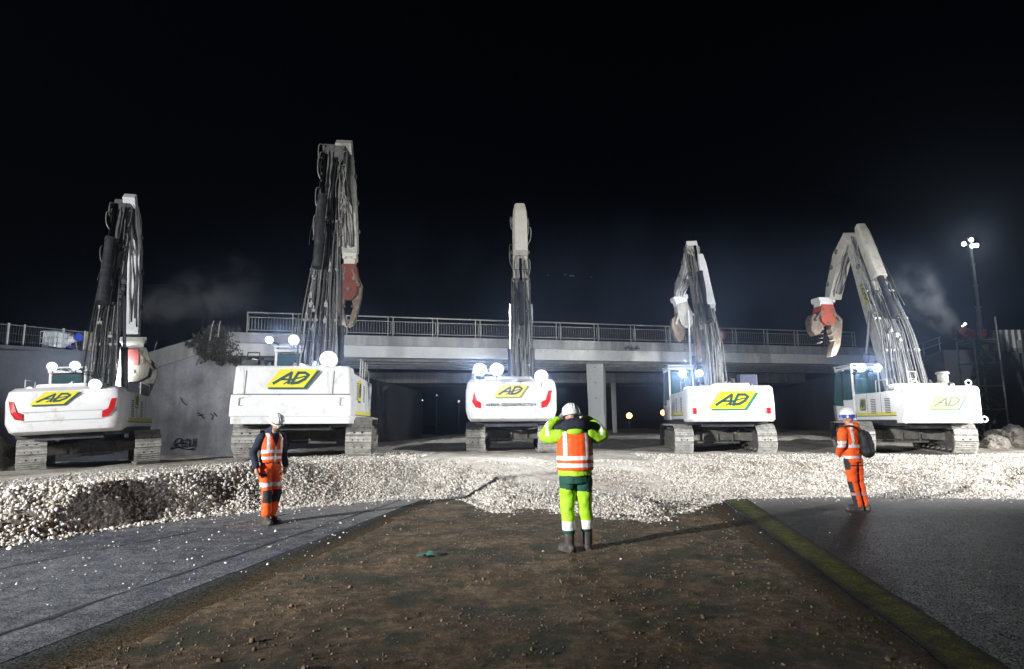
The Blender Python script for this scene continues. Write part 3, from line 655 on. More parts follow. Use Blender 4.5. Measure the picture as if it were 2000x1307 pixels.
# dim apartment blocks in the left background
DIMW = mat('dim_render_wall', (.022, .02, .021), .9, var=.2, vs=.3); DIMG = mat('dark_window', (.008, .01, .016), .2)
def block(px0, px1, pyt, Y, nfl, nw, label):
    a = at(px0, 700, Y); b_ = at(px1, 700, Y); h = at((px0+px1)/2, pyt, Y).z; w = b_.x-a.x
    E_ = empty('apartment_block', ((a.x+b_.x)/2, Y, 0), label=label, cat='apartment block')
    mb = MB(); mb.box((0, 5, h/2), (w, 10, h)); mb.build('wall', DIMW, E_); mb = MB(); mb.box((0, 4.9, h+.1), (w+.6, 10.6, .25)); mb.build('roof', DIMW, E_)
    for i in range(nw):
        for j in range(nfl):
            x = (i+.5)/nw*w-w/2; z = h-1.9-j*2.9
            if z < 5: continue
            mb = MB(); mb.box((x, -.01, z), (1.2, .1, 1.4)); f_ = mb.build('window', DIMG, E_); mb = MB(); mb.box((x, -.07, z-.8), (1.5, .2, .1)); mb.build('sill', DIMW, f_)
block(275, 352, 560, 78, 3, 3, 'dim apartment block behind the wing wall, left one')
block(352, 462, 590, 84, 3, 4, 'dim apartment block behind the wing wall, right one')

# ------------------------------------------------------------------ right side: walls, railing, stair tower, shed, mast
RWp = [(1700, 712, 44.5), (1772, 708, 42.), (1842, 683, 38.5)]; W5 = [at(*p) for p in RWp]
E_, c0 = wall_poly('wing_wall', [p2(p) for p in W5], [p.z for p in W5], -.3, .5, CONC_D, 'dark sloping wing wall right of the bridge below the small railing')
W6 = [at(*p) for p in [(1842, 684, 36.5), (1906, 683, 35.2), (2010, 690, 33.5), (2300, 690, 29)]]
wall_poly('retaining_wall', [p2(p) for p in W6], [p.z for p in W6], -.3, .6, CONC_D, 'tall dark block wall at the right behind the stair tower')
sheet('upper_ground', [W6[0]+Vector((0, .3, -.1)), W6[3]+Vector((0, .3, -.1)), Vector((90, 30, 5)), Vector((90, 90, 5)), Vector((33, 90, 5)), W5[1]+Vector((.2, .5, -.5))], EARTH)
G2 = empty('wall_railing', W5[1], label='short two-rail metal railing on the right wing wall', cat='railing'); inv = Matrix.Translation(-G2.location)
def wp(px):
    Y = float(np.interp(px, [1700, 1772, 1842], [44.5, 42, 38.5]))-.05; z = float(np.interp(px, [1700, 1772, 1842], [w.z for w in W5])); q = at(px, 700, Y); q.z = z; return q
for px in (1774, 1786, 1806, 1838):
    mb = MB(); mb.M = inv; mb.bar(wp(px), wp(px)+Vector((0, 0, .85)), .045); mb.build('post', GALV, G2)
for z in (.42, .83):
    mb = MB(); mb.M = inv; mb.bar(wp(1762)+Vector((0, 0, z)), wp(1842)+Vector((0, 0, z)), .035); mb.build('rail', GALV, G2)
mb = MB(); mb.M = inv
q0, q1 = wp(1840), wp(1845)
mb.build('gap', GALV, G2) if False else None
# scaffold stair tower
DG = mat('dark_green_steel', (.09, .14, .12), .6, .3, var=.3); GS = mat('scaffold_steel', (.24, .245, .25), .55, .4, var=.3)
q = at(1934, 880, 31.5); st_top = at(1948, 622, 31.5).z
ST = empty('stair_tower', Vector((q.x, 31.5, .2)), label='dark scaffold stair tower standing against the right wall', cat='scaffold'); h = st_top-.2
for x, y in ((-.62, -.6), (.62, -.6), (-.62, .6), (.62, .6)):
    mb = MB(); mb.tube([(x, y, 0), (x, y, h if x > 0 else h*.82)], .045, 6); mb.build('standard', GS, ST)
for k in range(5):
    z = h*(k+.5)/5.5
    mb = MB(); mb.bar((-.62, -.6, z), (.62, -.6, z), .05); mb.bar((-.62, .6, z), (.62, .6, z), .05); mb.bar((-.62, -.6, z), (-.62, .6, z), .05); mb.bar((.62, -.6, z), (.62, .6, z), .05); mb.build('ledger', GS, ST)
    s = 1 if k % 2 else -1; mb = MB()
    for yy in (-.35, .25): mb.bar((-.55*s, yy, z-h/5.5*.9), (.55*s, yy, z), .04, .16)
    for i in range(6):
        t = (i+.5)/6; mb.box((lerp(-.55*s, .55*s, t), -.05, lerp(z-h/5.5*.9, z, t)), (.2, .6, .02))
    mb.build('stair_flight', DG, ST)
mb = MB(); mb.box((0, 0, h*.8), (1.3, 1.3, .05)); mb.build('platform', DG, ST)
# corrugated hoarding
H_ = empty('corrugated_hoarding', at(1990, 690, 34.6), label='pale corrugated sheet hoarding above the right wall at the edge', cat='hoarding'); mb = MB(); V = []
for i in range(60): x = -1.6+i*.09; V += [(x, .04*(1 if (i//2) % 2 else -1), 0), (x, .04*(1 if (i//2) % 2 else -1), 1.35)]
mb.pts(V, [(2*i, 2*i+2, 2*i+3, 2*i+1) for i in range(59)]); mb.build('sheet', mat('galv_sheet', (.3, .31, .3), .5, .3, var=.15), H_)
mb = MB(); mb.box((.35, -.12, .35), (.9, .05, .75)); mb.build('panel', mat('grey_board', (.42, .43, .44), .6), H_)
# light mast on the upper ground
mq = at(1916, 640, 36.); mz = at(1893, 478, 36.).z
LM = empty('light_mast', Vector((mq.x, 36, W6[1].z-.1)), label='tall telescopic light mast with lit floodlights at the right', cat='light mast'); lx, ly, lz = LM.location
h = mz-lz
for i, (a, b_, r) in enumerate(((0, .42, .12), (.4, .62, .095), (.6, .82, .075), (.8, 1.0, .055))):
    mb = MB(); mb.tube([(0, 0, a*h), (0, 0, b_*h)], r, 8); mb.tube([(0, 0, b_*h-.06), (0, 0, b_*h)], r*1.4, 8); mb.build('mast_section', GALV, LM)
mb = MB()
for i in range(46):
    z = h*.98-i*.1; mb.tube([(-.14+.02*math.sin(i), -.08, z), (-.2, -.1, z-.06)], .022, 5)
mb.build('coiled_cable', BLACK, LM)
mb = MB(); mb.bar((-.45, 0, h), (.3, 0, h), .06); mb.build('crossbar', GALV, LM)
for x, z in ((-.48, .05), (.0, .3), (.0, -.08), (.28, -.05)):
    mb = MB(); mb.box((x, 0, h+z), (.3, .14, .26), Matrix.Rotation(.35, 3, 'X')); f_ = mb.build('floodlight', DARK, LM, bevel=.02)
    mb = MB(); mb.tube([(x, -.1, h+z-.03), (x, -.08, h+z-.024)], .12, 16); mb.build('lamp_lens', mat('mast_lens', (1, 1, 1), .3, emit=22, emit_col=(.9, .95, 1)) if 'mast_lens' not in bpy.data.materials else bpy.data.materials['mast_lens'], f_)
spot('mast_beam', (lx-.1, ly-.5, lz+h), (4, 22, 0), 1500, 100, .6, .25, (.93, .97, 1))
# base of the mast: small generator trailer
mb = MB(); mb.box((0, 0, .35), (1.0, .8, .6)); mb.build('generator_box', DARK, LM, bevel=.05)
# red/green mist cannon on the wall corner
q = at(1893, 672, 34.8); RC = empty('mist_cannon', Vector((q.x, 34.8, W6[1].z)), label='red and green mist cannon blowing spray from the right wall top', cat='mist cannon')
RD = mat('machine_red', (.45, .03, .02), .45, var=.2); GN = mat('machine_green', (.02, .2, .12), .5, var=.3); OL = mat('olive_yellow', (.3, .3, .04), .6, var=.3)
mb = MB(); drum(mb, (.25, 0, .85), (-.35, -.1, 1.05), .26, .22); mb.build('fan_barrel', RD, RC, smooth='angle')
mb = MB(); mb.box((.1, 0, .35), (.8, .6, .35)); mb.build('chassis', GN, RC, bevel=.03)
mb = MB(); mb.bar((.1, 0, .5), (.1, 0, .9), .2); mb.build('pivot', OL, RC)
for x in (-.2, .4):
    mb = MB(); mb.tube([(x, -.34, .16), (x, -.24, .16)], .17, 16); mb.build('wheel', BLACK, RC)
for x, z, r in ((-.12, 1.45, .045), (-.28, 1.33, .03)):
    mb = MB(); mb.tube([(x, 0, 1.1), (x, 0, z)], .015, 5); mb.build('lamp_stalk', GALV, RC)
    mb = MB(); mb.tube([(x, -.06, z), (x, -.01, z)], r, 12); mb.build('lamp', LENS_S, RC)
q = at(1925, 652, 34.2); mb = MB(); mb.tube([(0, 0, -.22), (0, 0, -.15), (0, 0, .15), (0, 0, .2), (0, 0, .27)], [.1, .15, .15, .1, .03], 16); o = mb.build('gas_cylinder', RD, loc=Vector((q.x, 34.2, q.z)), smooth='angle'); tag(o, 'bright red cylinder hanging beside the stair tower top', 'red cylinder')
q = at(1924, 675, 34.3); YB = MB(); YB.box((0, 0, 0), (.32, .3, .6)); YB.tube([(0, 0, .3), (0, 0, .38)], .08, 10); o = YB.build('fuel_can', OL, loc=q, bevel=.04); tag(o, 'tall olive yellow can below the red cylinder', 'can')
# rocks, lower right edge
def rock(name, p, s, m, label, seed):
    bm = bmesh.new(); bmesh.ops.create_icosphere(bm, subdivisions=5, radius=s)
    for v in bm.verts: v.co *= 1+.35*noise.noise(v.co*1.3/s+Vector((seed, 0, 0)))+.14*noise.noise(v.co*4/s)+.06*noise.noise(v.co*11/s); v.co.z *= .7
    me = bpy.data.meshes.new(name); bm.to_mesh(me); bm.free(); me.materials.append(m); o = bpy.data.objects.new(name, me); COL.objects.link(o); o.location = p; return tag(o, label, 'boulder')
RK = mat('pale_boulder', (.36, .33, .29), .9, var=.3, vs=2, bump=.8, bs=6)
rock('boulder', Vector((19.8, 24.5, .7)), .75, RK, 'large pale boulder at the right edge beyond the rightmost tracks', 3)
rock('boulder', Vector((18.6, 24.0, .55)), .45, RK, 'smaller pale boulder left of the large one at the right edge', 8)
rock('boulder', Vector((-15.0, 17.0, .45)), 1.25, mat('earth_boulder', (.09, .078, .06), .95, var=.3, vs=2, bump=.8, bs=6), 'big brown earth mound beside the leftmost tracks', 5)
# distant lamps
SOD = mat('sodium_lamp', (1, .4, .05), .5, emit=30, emit_col=(1, .38, .06)); WHT = mat('white_lamp', (1, 1, 1), .5, emit=2.5, emit_col=(.8, .9, 1))
def dlamp(px, py, Y, r, m, label, post=True, group=None):
    q = at(px, py, Y); E_ = empty('street_lamp', Vector((q.x, Y, 0)), label=label, cat='street lamp', group=group)
    mb = MB(); mb.tube([(0, 0, 0), (0, .05, q.z)], .08, 6); mb.build('post', DARK, E_)
    bm = bmesh.new(); bmesh.ops.create_icosphere(bm, subdivisions=2, radius=r); me = bpy.data.meshes.new('lamp_globe'); bm.to_mesh(me); bm.free(); me.materials.append(m); o = bpy.data.objects.new('lamp_globe', me); COL.objects.link(o); o.location = (0, 0, q.z); o.parent = E_
dlamp(1229, 812, 95, .42, SOD, 'orange street lamp glowing just right of the bridge piers'); dlamp(1295, 806, 90, .36, SOD, 'orange street lamp glowing beside the second excavator cab from the right')
for px, py, l in ((896, 784, 'small white distant lamp left of the middle excavator'), (808, 766, 'faint distant lamp under the bridge, leftmost of the faint ones'), (853, 772, 'faint distant lamp under the bridge between two others'), (825, 782, 'faint distant lamp low under the bridge on the left'), (1245, 851, 'tiny white lamp near the ground right of the piers'), (1267, 858, 'tiny white lamp lowest right of the piers'), (1272, 847, 'tiny white lamp nearest the right cab, near the ground')):
    dlamp(px, py, 100, .11 if 'faint' in l else .15, WHT, l)
# dark hillside with tiny lamps
hv = [(x, 700+60*math.sin(x*.004), max(-5, 150*math.exp(-((x-60)/330)**2)*(.8+.25*noise.noise(Vector((x*.006, 0, 2)))))) for x in sp_(-900, 1200, 60)]
mb = MB(); n = len(hv); mb.pts([(x, 500, -5) for x, y, z in hv]+[(x, 720, z*.9) for x, y, z in hv]+[(x, 1200, z) for x, y, z in hv], [(i, i+1, n+i+1, n+i) for i in range(n-1)]+[(n+i, n+i+1, 2*n+i+1, 2*n+i) for i in range(n-1)])
o = mb.build('hill', mat('night_hill', (.012, .014, .016), 1.), smooth=True); tag(o, kind='structure')
for k, (px, py) in enumerate(((1070, 538), (1104, 536), (1114, 539), (1119, 539), (1155, 541))):
    q = at(px, py, 690); bm = bmesh.new(); bmesh.ops.create_icosphere(bm, subdivisions=1, radius=.55); me = bpy.data.meshes.new('house_light'); bm.to_mesh(me); bm.free(); me.materials.append(mat('hill_lamp', (1, 1, 1), .5, emit=.5, emit_col=(.8, .9, 1)) if k == 0 else bpy.data.materials['hill_lamp']); o = bpy.data.objects.new('house_light', me); COL.objects.link(o); o.location = q
    tag(o, ('tiny light on the dark hillside, farthest left of the five', 'tiny light on the dark hillside, second from the left of five', 'tiny light on the dark hillside, left one of the close middle pair', 'tiny light on the dark hillside, right one of the close middle pair', 'tiny light on the dark hillside, farthest right of the five')[k], 'distant light', group='tiny lights on the dark hillside')
#@@PART3
# ------------------------------------------------------------------ excavators
def ring_cw(w, R, dep, rc, bulge, z, n=5, nb=7):
    P = [(-w, -R+dep, z), (-w, -R+dep*.5+rc*.5, z)]
    for i in range(n+1):
        a = math.pi*(1+.5*i/n); P.append((-w+rc+rc*math.cos(a), -R+rc+rc*math.sin(a), z))
    for i in range(1, nb): P.append((lerp(-w+rc, w-rc, i/nb), -R, z))
    for i in range(n+1):
        a = math.pi*(1.5+.5*i/n); P.append((w-rc+rc*math.cos(a), -R+rc+rc*math.sin(a), z))
    P += [(w, -R+dep*.5+rc*.5, z), (w, -R+dep, z)]
    return [Vector((x, y-bulge*(1-(x/w)**2)*(1 if y < -R+rc else 0), z)) for x, y, z in P]
STY = {
 'sleek': [(0, .14, .30, .30), (.07, .07, .10, .30), (.25, .0, .02, .30), (.72, .0, .0, .28), (.92, .05, .06, .26), (1, .14, .2, .24)],
 'boxy': [(0, .0, .02, .06), (.125, .0, .0, .06), (.13, -.03, -.02, .06), (.3, -.03, -.03, .07), (.50, -.01, -.01, .07), (.505, .02, .03, .07), (.97, .05, .06, .08), (1, .08, .1, .08)],
 'round': [(0, .05, .1, .2), (.06, .0, .02, .2), (.5, .0, .0, .2), (.93, .03, .03, .18), (1, .1, .12, .16)],
 'flat': [(0, .0, .0, .06), (.2, .0, .0, .06), (.9, .0, .0, .06), (.97, .03, .03, .05), (1, .08, .08, .05)]}
def frame_rear(yr, x, z, tilt=0):   # maps (u,v,0) to the rear face
    return Matrix.Translation((x, yr, z)) @ Matrix(((1, 0, 0, 0), (0, 0, -1, 0), (0, 1, 0, 0), (0, 0, 0, 1)))
def frame_side(xs, y, z, s):        # s=+1 right side (facing +X), -1 left side
    return Matrix.Translation((xs, y, z)) @ Matrix(((0, 0, s, 0), (s, 0, 0, 0), (0, 1, 0, 0), (0, 0, 0, 1)))
def emblem(parent, F, w, h, sh, dx=.05, dy=-.045, ink=None, yel=None, grn=None, T=.006):
    def par(ox, oy, t0, t1, mm, nm, par_):
        mb = MB(); mb.M = F; q = [(-w/2-sh/2+ox, -h/2+oy), (w/2-sh/2+ox, -h/2+oy), (w/2+sh/2+ox, h/2+oy), (-w/2+sh/2+ox, h/2+oy)]
        mb.loft([[Vector((a, b_, t0)) for a, b_ in q], [Vector((a, b_, t1)) for a, b_ in q]]); return mb.build(nm, mm, par_)
    e = par(0, 0, 0, T, yel or YELLOW, 'emblem', parent); par(dx, dy, -T*.6, T*.5, grn or GREEN, 'emblem_shadow', e)
    mb = MB(); mb.M = F; th = .075*h*1.25
    def P(U, V): return Vector(((U-.5)*w+(V-.5)*sh, (V-.5)*h, T*1.5))
    def stroke(pl, k=1.):
        pl = [P(*p) for p in pl]
        for i, (a, b_) in enumerate(zip(pl[:-1], pl[1:])):
            d = (b_-a).normalized(); nn_ = Vector((-d.y, d.x, 0))*th*k; a = a-d*th*.5; b_ = b_+d*th*.5
            z = Vector((0, 0, .0006*i)); mb.loft([[a-nn_-Vector((0, 0, T)), b_-nn_-Vector((0, 0, T)), b_+nn_-Vector((0, 0, T)), a+nn_-Vector((0, 0, T))], [a-nn_+z, b_-nn_+z, b_+nn_+z, a+nn_+z]])
    stroke([(.13, .22), (.38, .8), (.52, .22)], .8); stroke([(.27, .43), (.60, .43)], .6)
    stroke([(.60, .22), (.56, .8)], .8); stroke([(.56, .8), (.74, .8), (.87, .68), (.86, .45), (.76, .26), (.60, .22)], .8)
    stroke([(.42, .2), (.50, .40), (.80, .60)], .4)
    mb.build('emblem_lettering', ink or GREEN, e); return e
def track(parent, x, yawm, sw, Lt, Ht, side):
    r = Ht/2-.04; Lc = Lt-Ht; per = 2*Lc+2*math.pi*r; n = int(round(per/.2)); pit = per/n
    mb = MB(); T_ = yawm; mb.M = T_
    def pos(d):
        d %= per
        if d < Lc: return Vector((x, -Lc/2+d, Ht/2-r)), Vector((0, 1, 0)), Vector((0, 0, -1))
        d -= Lc
        if d < math.pi*r: a = -math.pi/2+d/r; return Vector((x, Lc/2+r*math.cos(a), Ht/2+r*math.sin(a))), Vector((0, -math.sin(a), math.cos(a))), Vector((0, math.cos(a), math.sin(a)))
        d -= math.pi*r
        if d < Lc: return Vector((x, Lc/2-d, Ht/2+r)), Vector((0, -1, 0)), Vector((0, 0, 1))
        d -= Lc; a = math.pi/2+d/r; return Vector((x, -Lc/2+r*math.cos(a), Ht/2+r*math.sin(a))), Vector((0, -math.sin(a), math.cos(a))), Vector((0, math.cos(a), math.sin(a)))
    for i in range(n):
        p, t, nn_ = pos(i*pit); R = Matrix((Vector((1, 0, 0)), t, nn_)).transposed(); jw = random.uniform(-.012, .012)
        mb.mi = 0; mb.box(p+Vector((jw, 0, 0)), (sw, pit*.93, .03), R)
        for q in (-.40, -.02, .36): mb.box(p+t*pit*q+nn_*.03+Vector((jw, 0, 0)), (sw*.985, .018, .036), R)
        mb.mi = 1; mb.box(p-nn_*.05, (sw*.45, pit*.8, .07), R)
        if i % 2 == 0:
            for u in (-.09, .09): mb.box(p+Vector((u*sw/.6, 0, 0))+nn_*.014+t*pit*.16, (.055, .05, .01), R)
        else:
            for u in (-.13, 0, .13): mb.box(p+Vector((u*sw/.6, 0, 0))+nn_*.014+t*pit*.16, (.03, .03, .01), R)
    tr = mb.build('track', [SHOE, BLACK], parent)
    mb = MB(); mb.M = T_; xi = x
    mb.prism([(-Lc/2-.1, Ht*.25), (Lc/2+.1, Ht*.25), (Lc/2+.05, Ht*.62), (Lc/2-.4, Ht*.78), (-Lc/2+.5, Ht*.78), (-Lc/2-.05, Ht*.62)], xi-sw*.36, xi+sw*.36, lambda u, v, t: Vector((t, u, v)))
    mb.box((xi+side*sw*.36, 0, Ht*.45), (.06, Lc*.8, .1)); mb.build('track_frame', FRAME, tr, bevel=.02)
    for yy, nm in ((-Lc/2, 'sprocket'), (Lc/2, 'idler')):
        mb = MB(); mb.M = T_; mb.tube([(xi-sw*.2, yy, Ht/2), (xi+sw*.2, yy, Ht/2)], r*.82, 22)
        mb.tube([(xi+side*sw*.2, yy, Ht/2), (xi+side*sw*.44, yy, Ht/2)], [r*.5, r*.4], 16)
        for k in range(8):
            a = k*math.pi/4; mb.box((xi+side*sw*.445, yy+math.cos(a)*r*.3, Ht/2+math.sin(a)*r*.3), (.03, .05, .05))
        mb.build(nm, FRAME, tr, smooth='angle')
    for k in range(7):
        mb = MB(); mb.M = T_; yy = lerp(-Lc/2+.15, Lc/2-.15, k/6); mb.tube([(xi-sw*.33, yy, .2), (xi+sw*.33, yy, .2)], .13, 10); mb.build('roller', FRAME, tr)
    for k in range(2):
        mb = MB(); mb.M = T_; yy = (-.25, .25)[k]*Lc*1.5; mb.tube([(xi-sw*.2, yy, Ht-.17), (xi+sw*.2, yy, Ht-.17)], .08, 10); mb.build('top_roller', FRAME, tr)
    return tr
def plane_frames(P, bx, off=0.):
    out = []
    for i, p in enumerate(P):
        a = Vector(P[max(i-1, 0)][:2]); c = Vector(P[min(i+1, len(P)-1)][:2]); t = (c-a).normalized(); out.append((Vector(p[:2]), t, Vector((-t.y, t.x))))
    return out
def limb(P, bw, bx, name, m, parent, bevel=.02):
    """P: (s, h, depth) control points -> box-section girder; returns object"""
    fr = plane_frames(P, bx); mb = MB(); R = []
    for (p, t, n), q in zip(fr, P):
        d = q[2]/2; w = (q[3] if len(q) > 3 else bw)/2; c = []
        for sx, sn in ((-1, -1), (1, -1), (1, 1), (-1, 1)):
            k = p+n*sn*d; c.append(Vector((bx+sx*w, k.x, k.y)))
        R.append(c)
    mb.loft(R); return mb.build(name, m, parent, bevel=bevel)
def pathline(P, f, bx, x, off):
    """point at fraction f along the limb, lateral x, offset 'off' from the rear/top face"""
    L_ = [0]
    for a, b_ in zip(P[:-1], P[1:]): L_.append(L_[-1]+math.hypot(b_[0]-a[0], b_[1]-a[1]))
    d = f*L_[-1]; i = max(0, min(len(P)-2, int(np.searchsorted(L_, d))-1)); t = (d-L_[i])/(L_[i+1]-L_[i]+1e-9)
    fr = plane_frames(P, bx); p = fr[i][0].lerp(fr[i+1][0], t); n = fr[i][2].lerp(fr[i+1][2], t).normalized(); dd = lerp(P[i][2], P[i+1][2], t)/2
    k = p+n*(dd+off); return Vector((bx+x, k.x, k.y))
def hoses(P, bx, parent, n, w, f0, f1, m, r=.022, jit=.02, off=.05, seg=7, sag=0., nm='hose', narrow=.6, seed=0):
    R_ = random.Random(seed+n*7)
    for k in range(n):
        x0 = lerp(-w/2, w/2, (k+.5)/n); pts_ = []; ph = R_.uniform(0, 6); wa = R_.choice((.01, .02, .06)); wf = R_.uniform(2, 9); oo = off+R_.uniform(0, .09)
        fa = f0+R_.uniform(0, .05); fb = f1-R_.uniform(0, .08)
        for i in range(seg+1):
            t = i/seg; x = x0*lerp(1, narrow, t)+R_.uniform(-jit, jit)+wa*math.sin(t*wf+ph); pts_.append(pathline(P, lerp(fa, fb, t), bx, x, oo+R_.uniform(-jit, jit)*.6+sag*math.sin(math.pi*t)))
        mb = MB(); mb.tube(spline(pts_, 3), r*R_.uniform(.75, 1.25), 6); mb.build(nm, m if not isinstance(m, list) else m[k % len(m)], parent, smooth=True)
def clampbar(P, bx, parent, f, w, off=.03, h=.05, m=None, nm='hose_clamp'):
    a = pathline(P, f, bx, -w/2, off); b_ = pathline(P, f, bx, w/2, off); mb = MB(); mb.bar(a, b_, h, .05)
    k = int(w/.14)
    for i in range(k): mb.box(a.lerp(b_, (i+.5)/k)+Vector((0, -.05, 0)), (.07, .05, .09))
    return mb.build(nm, m or PIPE, parent)
def cylinder(a, b_, r, parent, frac=.55, name='hydraulic_cylinder', m=None, rodm=None):
    a = Vector(a); b_ = Vector(b_); c = a.lerp(b_, frac); mb = MB(); mb.tube([a, c], r, 14); mb.tube([a.lerp(c, .97), c], r*1.15, 14); o = mb.build(name, m or DARK, parent, smooth='angle')
    mb = MB(); mb.tube([c, b_], r*.5, 10); mb.build('rod', rodm or CHROME, o, smooth='angle'); return o
def jaw(parent, E, yaw, W_, H_, th, cols, pitch=0., asym=1.0, kind=0, plate=None):
    """demolition jaw hanging from E: bracket, body, two hooked jaws"""
    Mx = Matrix.Translation(E) @ Matrix.Rotation(yaw, 4, 'Z') @ Matrix.Rotation(pitch, 4, 'Y')
    mb = MB(); mb.M = Mx; mb.box((0, 0, .02), (W_*.52, th*1.0, .16)); mb.box((0, 0, -H_*.07), (W_*.42, th*.8, H_*.14))
    for x in (-.2, .2):
        mb.tube([(x*W_, -th*.55, -H_*.03), (x*W_, th*.55, -H_*.03)], .07, 12)
    A = mb.build('jaw_mount', cols[0], parent, bevel=.015)
    body = [(-.26, -.12), (.26, -.12), (.37, -.34), (.30, -.56), (.1, -.64), (-.1, -.64), (-.30, -.56), (-.37, -.34)]
    if kind == 1: body = [(u*.68, v*.85) for u, v in body]
    mb = MB(); mb.M = Mx
    for y0, y1 in ((-th*.5, -th*.36), (th*.36, th*.5)): mb.loft([[Vector((u*W_, y0, v*H_)) for u, v in body], [Vector((u*W_, y1, v*H_)) for u, v in body]])
    mb.box((0, 0, -H_*.2), (W_*.45, th*.7, H_*.12)); B = mb.build('jaw_body', cols[1], parent, bevel=.015)
    if plate:
        mb = MB(); mb.M = Mx; mb.box((0, -th*.53, -H_*.27), (W_*.24, .04, H_*.24)); mb.build('cover_plate', plate, B, bevel=.01)
    for x, z, r in ((-.2, -.33, .085), (.2, -.33, .085), (0, -.48, .08), (-.15, -.2, .05), (.15, -.2, .05)):
        mb = MB(); mb.M = Mx; mb.tube([(x*W_, -th*.56, z*H_), (x*W_, th*.56, z*H_)], r, 14); mb.build('pivot_pin', cols[3], B, smooth='angle')
    for s in (-1, 1):
        k = asym if s > 0 else 1.0
        pl = [(.36, -.30), (.16, -.44), (.10, -.60), (.20, -.72*k), (.10, -.86*k), (.03, -1.0*k), (.20, -.97*k), (.36, -.80*k), (.47, -.58), (.50, -.40)]
        if kind == 1 and s < 0: pl = [(.36, -.30), (.16, -.44), (.12, -.6), (.25, -.72), (.40, -.76), (.52, -.66), (.55, -.45), (.47, -.34)]
        mb = MB(); mb.M = Mx; mb.loft([[Vector((s*u*W_, -th*.3, v*H_)) for u, v in pl], [Vector((s*u*W_, th*.3, v*H_)) for u, v in pl]])
        for i in range(4):
            u = .12+.03*i; v = -.62-.09*i*k; mb.box((s*u*W_, 0, v*H_), (.1, th*.5, .06), Matrix.Rotation(s*.5, 3, 'Y'))
        J = mb.build('crusher_jaw', cols[2], parent, bevel=.02)
        mb = MB(); mb.M = Mx; mb.tube([(s*.12*W_, -th*.42, -.2*H_), (s*.40*W_, -th*.42, -.44*H_)], .06, 10); mb.build('jaw_cylinder', cols[3], parent, smooth='angle')
    return Mx
LAMP_N = [0]
def work_lamp(ME, p, r=.1, watts=120, aim=(0, -1, -.35), beam=True, m=None, ang=130):
    p = Vector(p); mb = MB(); a = Vector(aim).normalized()
    mb.tube([p-a*.10, p-a*.02, p], [r*.7, r*1.1, r*1.14], 18); mb.bar(p-a*.06, p-a*.06-Vector((0, 0, r*1.8)), .03)
    H = mb.build('work_lamp', DARK, ME, smooth='angle'); mb = MB(); r2 = r*1.1; sx_ = a.orthogonal().normalized(); sy_ = a.cross(sx_); K = 7; V = [p+a*.03]; F = []
    for k in range(1, K+1):
        for j in range(24): an = j*math.pi/12; V.append(p+a*(.012+.018*(1-(k/K)**2))+(sx_*math.cos(an)+sy_*math.sin(an))*r2*k/K)
    F = [(0, 1+j, 1+(j+1) % 24) for j in range(24)]+[(1+(k-1)*24+j, 1+k*24+j, 1+k*24+(j+1) % 24, 1+(k-1)*24+(j+1) % 24) for k in range(1, K) for j in range(24)]
    mb.pts(V, F); ol = mb.build('lamp_lens', m or LENS, H, smooth=True); at_ = ol.data.attributes.new('centre', 'FLOAT', 'POINT')
    at_.data.foreach_set('value', [1.]+[1-k/K for k in range(1, K+1) for j in range(24)])
    if beam: spot('work_light', p+a*.05, p+a*2, watts, ang, .7, r, (.88, .94, 1), ME)
def pane(parent, q, m, name='window', fr=None):
    mb = MB(); q = [Vector(v) for v in q]; n = (q[1]-q[0]).cross(q[2]-q[0]).normalized()*.012
    mb.loft([[v-n for v in q], [v+n for v in q]]); o = mb.build(name, m, parent)
    mb = MB()
    for i in range(len(q)): mb.bar(q[i], q[(i+1) % len(q)], .035, .04)
    mb.build('window_seal', fr or BLACK, o); return o
